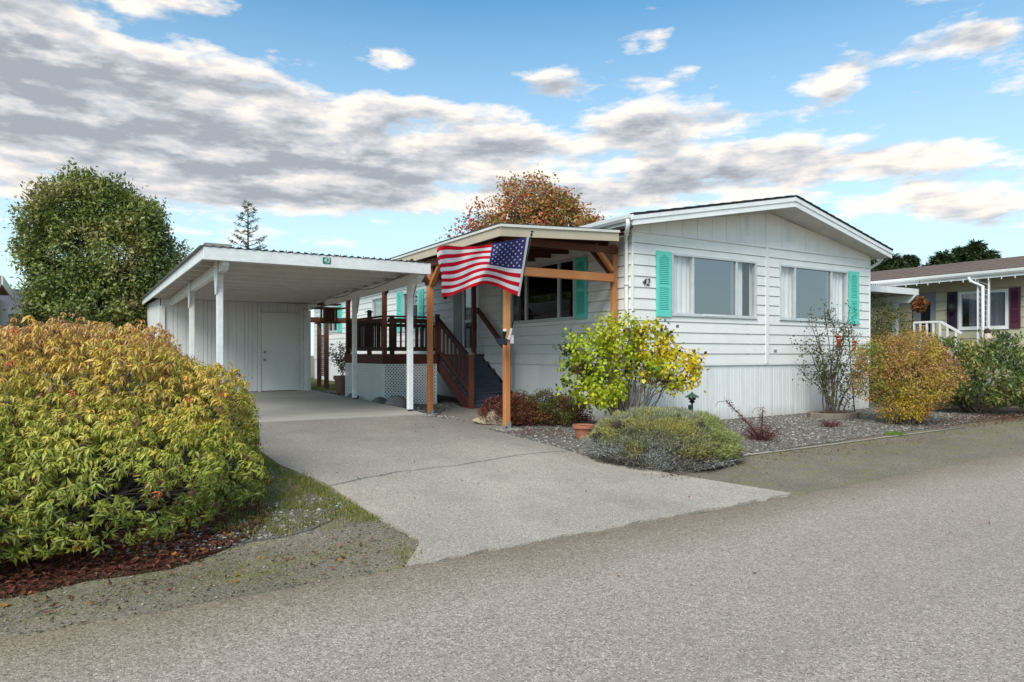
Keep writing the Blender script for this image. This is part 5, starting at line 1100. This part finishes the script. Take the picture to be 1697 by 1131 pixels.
# chain-link fence and hedge in the gap past the shed
o = thing('chain_link_fence', 'dark chain link fence glimpsed in the gap right of the shed', 'fence', (-2.5, 24, .4)); m = MB()
for x in (-4, -2.4, -.8): m.tube([(x, 24, .3), (x, 24, 1.55)], .03, 6)
m.tube([(-4, 24, 1.5), (-.8, 24, 1.5)], .02, 6); m.build('fence_frame', black_rough, o)
m = MB(); k_ = -4.
while k_ < -.8:
    for s_ in (1, -1): m.bar((k_, 24+.004*s_, .4), (k_+s_*1.1, 24+.004*s_, 1.5), .012, .012)
    k_ += .11
m.build('wire_mesh', steel, o)
hb = Vector((-2.2, 26.5, .4)); P, O = blob_points([(-2.6, 26.5, 1.3, 1.6, .9, 1.2), (-.9, 26.6, 1.5, 1.5, .9, 1.3)], 420, .6, .2, 41, 3)
shrub('hedge', 'bright green hedge behind the chain link fence', 'hedge', hb, P, O, 12, .1, .1, .5, None, palf=clumpcol([(.12, .18, .03), (.22, .28, .04), (.35, .36, .07)], 3, 2), stems=10, sr=.02)
P, O = blob_points([(-3.6, 33, 4.6, 2.2, 1.6, 2.0), (-2.2, 33.5, 5.6, 1.5, 1.5, 1.4)], 420, .5, .3, 42, 2)
shrub('golden_tree', 'pale golden leaved tree seen through the gap beside the shed', 'tree', (-3.2, 33, .4), P, O, 12, .18, .13, .6, None, palf=clumpcol([(.45, .36, .12), (.33, .30, .10), (.5, .42, .22)], 2, 3), stems=30, sr=.12, trunk=2.4, tree=True)
# gravel bed edging and hose
e1 = [onG(1228, 757), onG(1300, 748), onG(1380, 738), onG(1460, 727), onG(1530, 718), onG(1600, 709)]
m = MB(); m.tube([v+Vector((0, 0, .012)) for v in e1], .010, 5); tag(m.build('bed_edging', M('edging_strip', (.42, .38, .33), .8), loc=tuple(e1[0]), smooth=True), 'thin pale edging strip between the gravel bed and the road shoulder', 'edging')
hc = Vector((7.9, .9, gzf(7.9, .9)+.03)); m = MB(); m.tube([(hc.x+.55*math.cos(t*.35)*(1-.006*t), hc.y+.4*math.sin(t*.35)*(1-.006*t), hc.z+.0015*t) for t in range(80)], .012, 5)
tag(m.build('garden_hose', M('hose_grey', (.10, .12, .10), .5), loc=tuple(hc), smooth=True), 'grey garden hose coiled on the gravel at the right end of the home', 'hose')
m = MB(); m.box(8.2, 9.2, 1.9, 2.5, .2, .62); m.box(8.16, 9.24, 1.86, 2.54, .62, .68); tag(m.build('storage_bin', red_plastic, loc=(8.7, 2.2, .2), bevel=.03), 'low dark red bin half hidden behind the orange shrub', 'bin')

# ------------------------------------------------------------------ neighbouring home, right
XN = 11.0; nb = thing('neighbour_home', 'olive sided home with a brown shingle roof and plum shutters at the right edge', 'mobile home', (XN+3, 0, .25))
nside = lambda a, z, o: (XN-o, a, z)
wp0, wp1 = onX(1672, 546, XN), onX(1589, 482, XN); wz0, wz1 = wp0.z, onX(1589, 482, XN).z
Y0, Y1 = -1.9, 12.
dp0, dp1 = onX(1551, 560, XN), onX(1512, 500, XN)
wz0 = 2.08; wz1 = 3.05
nop = [(wp0.y, wp1.y, wz0, wz1)]
m = MB(); lap(nside, Y0, dp0.y, .6, 3.5, .25, nop, m); lap(nside, dp1.y, Y1, .6, 3.5, .25, [], m); lap(nside, dp0.y, dp1.y, 3.1, 3.5, .25, [], m)
m.quad((XN, Y0, .2), (XN+7, Y0, .2), (XN+7, Y0, 3.5), (XN+3.5, Y0, 4.2), (XN, Y0, 3.5)); m.quad((XN, Y1, .2), (XN+7, Y1, .2), (XN+7, Y1, 3.5), (XN+3.5, Y1, 4.2), (XN, Y1, 3.5)); m.quad((XN+7, Y0, .2), (XN+7, Y1, .2), (XN+7, Y1, 3.5), (XN+7, Y0, 3.5)); m.quad((XN, Y0, .1), (XN, Y1, .1), (XN, Y1, .6), (XN, Y0, .6))
m.build('wall', olive_siding, nb, recalc=False)
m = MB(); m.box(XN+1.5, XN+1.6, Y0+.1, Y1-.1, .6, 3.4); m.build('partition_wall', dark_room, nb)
window(nb, nside, wp0.y, wp1.y, wz0, wz1, mull=((wp0.y+wp1.y)/2-.1,), curtains=((wp0.y+.08, wp0.y+.95),), fw=.07, frame_mat=trim_white, gm=glass_dark)
shutter(nb, nside, onX(1692, 500, XN).y, wp0.y-.03, wz0, wz1+.02, plum_shutter); shutter(nb, nside, wp1.y+.03, onX(1571, 500, XN).y, wz0, wz1+.02, dark_shutter)
m = MB(); m.mbox(nside, dp0.y, dp1.y, 1.1, 3.1, -.08, -.03); nd = m.build('door', M('grey_door', (.30, .29, .32), .5), nb)
m = MB(); c_ = (dp0.y*.55+dp1.y*.45); m.mbox(nside, c_-.12, c_+.12, 1.9, 2.85, -.03, -.02); m.build('door_glass', black, nd)
OV = .75; ze = 3.42
m = MB(); m.prism([(XN-OV, Y0-.4, ze), (XN+3.5, Y0-.4, ze+.78), (XN+3.5, Y1+.4, ze+.78), (XN-OV, Y1+.4, ze)], (0, 0, .05)); m.prism([(XN+7+OV, Y0-.4, ze), (XN+3.5, Y0-.4, ze+.78), (XN+3.5, Y1+.4, ze+.78), (XN+7+OV, Y1+.4, ze)], (0, 0, .05))
for i in range(7):
    t = i/7; a = Vector((XN-OV, Y0-.4, ze)).lerp(Vector((XN+3.5, Y0-.4, ze+.78)), t); b_ = Vector((XN-OV, Y0-.4, ze)).lerp(Vector((XN+3.5, Y0-.4, ze+.78)), t+1/7)
    m.prism([a+Vector((0, 0, .075)), b_+Vector((0, 0, .055)), b_+Vector((0, Y1-Y0+.8, .055)), a+Vector((0, Y1-Y0+.8, .075))], (0, 0, -.02))
m.build('roof', brown_roof, nb)
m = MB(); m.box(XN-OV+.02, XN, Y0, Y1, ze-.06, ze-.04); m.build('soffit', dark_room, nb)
m = MB(); m.box(XN-OV-.02, XN-OV+.015, Y0-.4, Y1+.4, ze-.14, ze+.01); m.build('fascia', trim_white, nb); gutter('gutter', XN-OV-.022, -1, Y0-.4, Y1+.4, ze+.03, nb)
r_ = random.Random(5)
m = MB(); y = -2.0
while y < 6: m.tube([(XN-OV-.03, y, ze-.13), (XN-OV-.03, y, ze-.13-r_.uniform(.03, .07))], .012, 5); y += .28
m.build('string_lights', white_pl, nb)
cy_ = onX(1629, 500, XN-OV+.1).y; xc = XN-OV+.08
m = MB()
for dy in (-.14, .1): m.bar((xc, cy_+dy, .3), (xc, cy_+dy, ze-.14), .035, .035)
for i in range(22):
    z = .4+i*.13; m.tube([(xc, cy_-.12, z), (xc, cy_+.03, z+.065), (xc, cy_+.08, z+.13)], .007, 4, False)
m.build('lattice_column', trim_white, nb)
m = MB(); m.tube([(XN-OV-.05, cy_+.25, ze-.08), (XN-OV-.03, cy_+.22, ze-.18), (xc-.04, cy_-.02, ze-.32), (xc-.05, cy_-.03, .4)], .04, 8); m.build('downspout', trim_white, nb, smooth=True)
# porch steps rail
rx = XN-1.15; ya, yb_ = onX(1515, 534, rx).y, onX(1558, 534, rx).y; zr = onX(1540, 534, rx).z
m = MB(); m.bar((rx, ya, zr), (rx, yb_, zr), .05, .05)
n_ = 4
for i in range(n_+1): y = ya+(yb_-ya)*i/n_; m.bar((rx, y, zr), (rx, y, 1.05), .04, .04)
e = onX(1594, 553, rx); m.bar((rx, yb_, zr), (rx, e.y, e.z), .05, .05)
for t in (.35, .75): q_ = Vector((rx, yb_, zr)).lerp(Vector((rx, e.y, e.z)), t); m.bar(q_, (q_.x, q_.y, .6), .04, .04)
m.build('porch_railing', trim_white, nb)
m = MB(); m.box(rx-.02, XN-.01, yb_, ya+.3, .2, 1.05); m.build('porch_floor', M('porch_grey', (.2, .2, .2), .8), nb)
m = MB(); m.tube([nside(dp0.y-.45, 2.75, .03), nside(dp0.y-.45, 2.8, .12)], .02, 6); m.lathe(nside(dp0.y-.45, 2.55, .13), [(.06, 0), (.11, .08), (.10, .18), (.02, .25)], 10); m.build('wall_lantern', black_rough, nb)
# wreath-like hanging decoration
h = onX(1524, 505, XN-.9); o = thing('hanging_basket', 'round orange and brown autumn arrangement hanging by the neighbour door', 'hanging basket', tuple(h)); n = 900
Q = np.array(h)+rdir(n)*np.array([.15, .15, .16])*R.uniform(.6, 1, (n, 1)); V, F, TT = leaves(Q, rdir(n), rdir(n), R.uniform(.07, .14, n), np.full(n, .06), pick([(.35, .12, .04), (.10, .04, .02), (.22, .15, .04), (.5, .16, .07)], n), 1.); mesh_np('foliage', V, F, TT, leaf_m, o)
m = MB(); m.tube([h+Vector((0, 0, .2)), (h.x, h.y, ze-.06)], .006, 4); m.build('hanging_wire', black_rough, o)
# garden ornament by the column
h = onX(1637, 552, XN-1.35); o = thing('garden_goose', 'small pale goose ornament with a dark head below the neighbour window', 'ornament', (h.x, h.y, h.z-.5))
m = MB(); m.lathe((h.x, h.y, h.z-.35), [(.04, 0), (.11, .06), (.13, .16), (.09, .27), (.05, .34)], 14); m.tube([(h.x, h.y, h.z-1.0), (h.x, h.y, h.z-.3)], .015, 6); m.build('body', M('goose_body', (.62, .48, .38), .7), o, smooth=True)
m = MB(); m.tube([(h.x, h.y, h.z-.04), (h.x+.01, h.y+.02, h.z+.04), (h.x, h.y+.03, h.z+.10)], [.05, .075, .04], 10); m.build('head', M('goose_head', (.05, .03, .02), .7), o, smooth=True)
# neighbour's white awning
e = onX(1523, 482, 10.15); s0 = onX(1400, 470, 7.6); aw = thing('white_awning', 'white flat awning with an angled corbel beside the neighbour door', 'awning', (9, e.y, .25)); zt = e.z+.04
m = MB(); m.box(7.9, 10.15, e.y, e.y+.04, zt-.16, zt); m.build('fascia', paint_white, aw, bevel=.004)
m = MB(); m.box(7.9, 10.12, e.y+.041, e.y+3.5, zt-.03, zt-.01); m.build('roof', joist_white, aw)
m = MB()
for i in range(24): m.tube([(7.95+i*.093, e.y+.02, zt), (7.95+i*.093, e.y+.02, zt+.025)], .012, 5)
tag(m.build('roof_screws', black_rough, aw), kind='stuff')
m = MB(); m.prism([(9.92, e.y-.05, zt-.17), (9.92, e.y+3.3, zt-.17), (9.92, e.y+3.3, zt-.36), (9.92, e.y+.12, zt-.36)], (.09, 0, 0)); m.build('beam', paint_white, aw)
m = MB(); m.box(9.9, 10.02, e.y+.45, e.y+.57, .25, zt-.36); m.build('post', paint_white, aw)
# ------------------------------------------------------------------ buildings at the left edge
lh = thing('grey_roofed_house', 'distant pale sided house with a low grey roof behind the big left tree', 'house', (-14, 35, .4)); fm = lambda a, z, o: (a, 32.6-o, z)
m = MB(); lap(fm, -24, -5, .4, 3.62, .21, [(-13.6, -12.15, 1.9, 2.85)], m, .02); m.box(-24, -5, 32.7, 40, .3, 3.6); m.build('wall', beige_siding, lh, recalc=False)
m = MB(); m.prism([(-24.4, 32.1, 3.62), (-4.6, 32.1, 3.62), (-4.6, 36.5, 4.92), (-24.4, 36.5, 4.92)], (0, 0, .06)); m.prism([(-24.4, 40.9, 3.62), (-4.6, 40.9, 3.62), (-4.6, 36.5, 4.92), (-24.4, 36.5, 4.92)], (0, 0, .06)); m.build('roof', grey_roof, lh)
m = MB(); m.box(-24.4, -4.6, 32.03, 32.09, 3.40, 3.68); m.build('fascia', M('grey_fascia', (.20, .21, .19), .6), lh)
wq = onY(9, 545, 32.6); window(lh, fm, wq.x-1.2, wq.x+.05, 1.75, 2.55+.0, fw=.09, frame_mat=trim_white); 
m = MB(); m.mbox(fm, wq.x-1.35, wq.x+.22, 2.56, 2.72, .02, .05); m.mbox(fm, wq.x+.07, wq.x+.22, 1.6, 2.56, .02, .05); m.build('window_surround', M('mauve_trim', (.22, .18, .20), .6), lh)
th = thing('tile_roofed_house', 'corner of a reddish brown roof with a boxed eave cut by the left frame edge', 'house', (-13, 13, .4))
m = MB(); m.box(-16, -10.45, 10.95, 17, .3, 3.0); m.build('wall', beige_siding, th)
m = MB(); m.prism([(-17, 10.5, 3.20), (-10.0, 10.5, 3.20), (-10.0, 13.2, 3.0), (-17, 13.2, 3.0)], (0, 0, .07)); m.build('roof', tile_roof, th)
m = MB(); m.box(-17, -10.02, 10.47, 10.5, 3.0, 3.2); m.prism([(-10.0, 10.47, 3.06), (-10.0, 13.2, 2.86), (-10.0, 13.2, 3.07), (-10.0, 10.47, 3.28)], (.03, 0, 0)); m.build('fascia', trim_white, th)
m = MB(); m.tube([(-17, 10.42, 3.06), (-10.15, 10.42, 3.06)], .06, 8); m.tube([(-10.2, 10.42, 3.02), (-10.22, 10.6, 2.85), (-10.4, 10.9, 2.75)], .04, 8); m.build('gutter', rust_wood, th, smooth=True)

# ------------------------------------------------------------------ light and sky
SUN_AZ = math.atan2(-.55, -.72); SUN_EL = math.radians(42)
sd = Vector((math.cos(SUN_AZ)*math.cos(SUN_EL), math.sin(SUN_AZ)*math.cos(SUN_EL), math.sin(SUN_EL)))
sun = bpy.data.lights.new('sun', 'SUN'); sun.energy = 2.1; sun.angle = math.radians(34); sun.color = (1, .94, .85)
so = bpy.data.objects.new('sun', sun); COL.objects.link(so); so.rotation_euler = (-sd).to_track_quat('-Z', 'Y').to_euler(); so.location = (0, 0, 30)
w = bpy.data.worlds.new('World'); sc.world = w; w.use_nodes = True; nt = w.node_tree; nt.nodes.clear(); N = NT(nt)
out = N.n('ShaderNodeOutputWorld'); bg = N.n('ShaderNodeBackground'); N.l(bg.outputs[0], out.inputs[0]); bg.inputs[1].default_value = .112
sky = N.n('ShaderNodeTexSky'); sky.sky_type = 'NISHITA'; sky.sun_disc = False; sky.sun_elevation = SUN_EL; sky.sun_rotation = PI/2-SUN_AZ; sky.ozone_density = 1.6; sky.air_density = 1.0; sky.dust_density = .6
tc = N.n('ShaderNodeTexCoord'); nrm = N.n('ShaderNodeVectorMath', operation='NORMALIZE'); N.l(tc.outputs['Generated'], nrm.inputs[0]); V_ = nrm.outputs[0]
sp = N.n('ShaderNodeSeparateXYZ'); N.l(V_, sp.inputs[0]); X_, Y_, Z_ = sp.outputs
az = N.math('ARCTAN2', Y_, X_); el = N.math('ARCSINE', Z_)
def mapv(s): mp = N.n('ShaderNodeMapping'); mp.inputs['Scale'].default_value = s; N.l(V_, mp.inputs[0]); return mp
cmb = N.n('ShaderNodeCombineXYZ'); N.l(N.math('MULTIPLY', az, 3.4), cmb.inputs[0]); N.l(N.math('MULTIPLY', N.math('POWER', N.math('MAXIMUM', el, .001), .8), 10.5), cmb.inputs[1])
def off(dx, dy): mp = N.n('ShaderNodeMapping'); mp.inputs['Location'].default_value = (dx, dy, 0); N.l(cmb.outputs[0], mp.inputs[0]); return mp
mA = off(4.1, 2.3); nA = N.noise(mA.outputs[0], 2.1, 11, .58)
mB_ = off(4.13, 2.47); nB = N.noise(mB_.outputs[0], 2.1, 11, .58)
def pix(px, py):
    r = ray(px, py); h = math.hypot(r[0], r[1]); return math.atan2(r[1], r[0]), math.atan(r[2]/h)
# cloud masses as soft patches of the sky dome: (px, py, half width px, half height px, weight)
CL = [(30, 45, 330, 110, .46), (330, 20, 160, 25, .14), (120, 190, 170, 45, .20), (480, 160, 230, 26, .24), (480, 215, 330, 40, .22), (800, 190, 180, 30, .20), (905, 145, 55, 20, .26), (540, 265, 380, 34, .27), (850, 245, 210, 24, .22), (150, 265, 260, 50, .25), (330, 325, 260, 30, .22), (700, 320, 320, 40, .24), (100, 350, 200, 24, .14), (900, 330, 200, 22, .16), (400, 390, 300, 18, .12), (1085, 205, 100, 26, .36), (1085, 135, 85, 24, .36), (1075, 65, 80, 18, .32), (655, 92, 60, 14, .20), (1260, 190, 80, 24, .32), (1370, 190, 60, 16, .2), (1420, 110, 190, 22, .24), (1530, 70, 90, 18, .22), (1540, 245, 170, 26, .30), (1280, 240, 90, 16, .24), (1240, 280, 170, 28, .30), (1390, 155, 50, 16, .2), (1560, 330, 190, 50, .27), (1490, 10, 110, 22, .34), (1660, 55, 60, 30, .24), (1150, 330, 280, 26, .22), (1640, 375, 120, 14, .12), (850, 60, 500, 60, -.12), (1250, 60, 160, 50, -.08), (1450, 400, 260, 26, -.12), (120, 400, 300, 40, .02)]
bias = None
for (px, py, hw, hh_, wt) in CL:
    a0, e0 = pix(px, py); a1, _ = pix(px+hw, py); _, e1 = pix(px, py-hh_)
    da = N.math('MULTIPLY', N.math('SUBTRACT', az, a0), 1/abs(a1-a0)); de = N.math('MULTIPLY', N.math('SUBTRACT', el, e0), 1/abs(e1-e0))
    g_ = N.math('EXPONENT', N.math('MULTIPLY', N.math('ADD', N.math('MULTIPLY', da, da), N.math('MULTIPLY', de, de)), -.7))
    g_ = N.math('MULTIPLY', g_, wt); bias = g_ if bias is None else N.math('ADD', bias, g_)
over = N.math('MULTIPLY', N.math('SUBTRACT', el, .62), 1.6, clamp=True)
bias = N.math('ADD', bias, N.math('MULTIPLY', over, .34))
f0 = N.math('ADD', N.math('ADD', N.math('MULTIPLY', N.math('SUBTRACT', nA, .5), 1.3), .5), bias); dens = N.math('MULTIPLY', N.math('SUBTRACT', f0, .645), 5.5, clamp=True)
core = N.math('MULTIPLY', N.math('SUBTRACT', f0, .74), 3.4, clamp=True)
lit = N.math('ADD', N.math('MULTIPLY', N.math('SUBTRACT', nA, nB), 4.4), .50, clamp=True)
# cloud shade: warm white edges and tops, grey-blue bases and cores
mF = off(9.1, 5.2); nF = N.noise(mF.outputs[0], 3.4, 9, .6)
shade = N.math('ADD', N.math('SUBTRACT', N.math('ADD', lit, .33), N.math('MULTIPLY', core, .8)), N.math('MULTIPLY', N.math('SUBTRACT', nF, .42), .75), clamp=True)
K = 10.
ccol = N.ramp(shade, [(.0, tuple(x for x in (.22, .24, .27))), (.45, (.37, .38, .40)), (1., (.65, .585, .515))])
cmul = N.n('ShaderNodeVectorMath', operation='SCALE'); N.l(ccol, cmul.inputs[0]); cmul.inputs[3].default_value = K
# thin high veil that whitens the low sky
veil = N.math('MULTIPLY', N.math('SUBTRACT', 1., N.math('MULTIPLY', el, 2.1, clamp=True), clamp=True), .85)
skyc = N.n('ShaderNodeVectorMath', operation='MULTIPLY'); N.l(sky.outputs[0], skyc.inputs[0]); skyc.inputs[1].default_value = (.64, 1.06, 1.10)
hz = N.mix(veil, skyc.outputs[0], (.49*K, .555*K, .565*K))
fin = N.mix(dens, hz, cmul.outputs[0]); N.l(fin, bg.inputs[0])
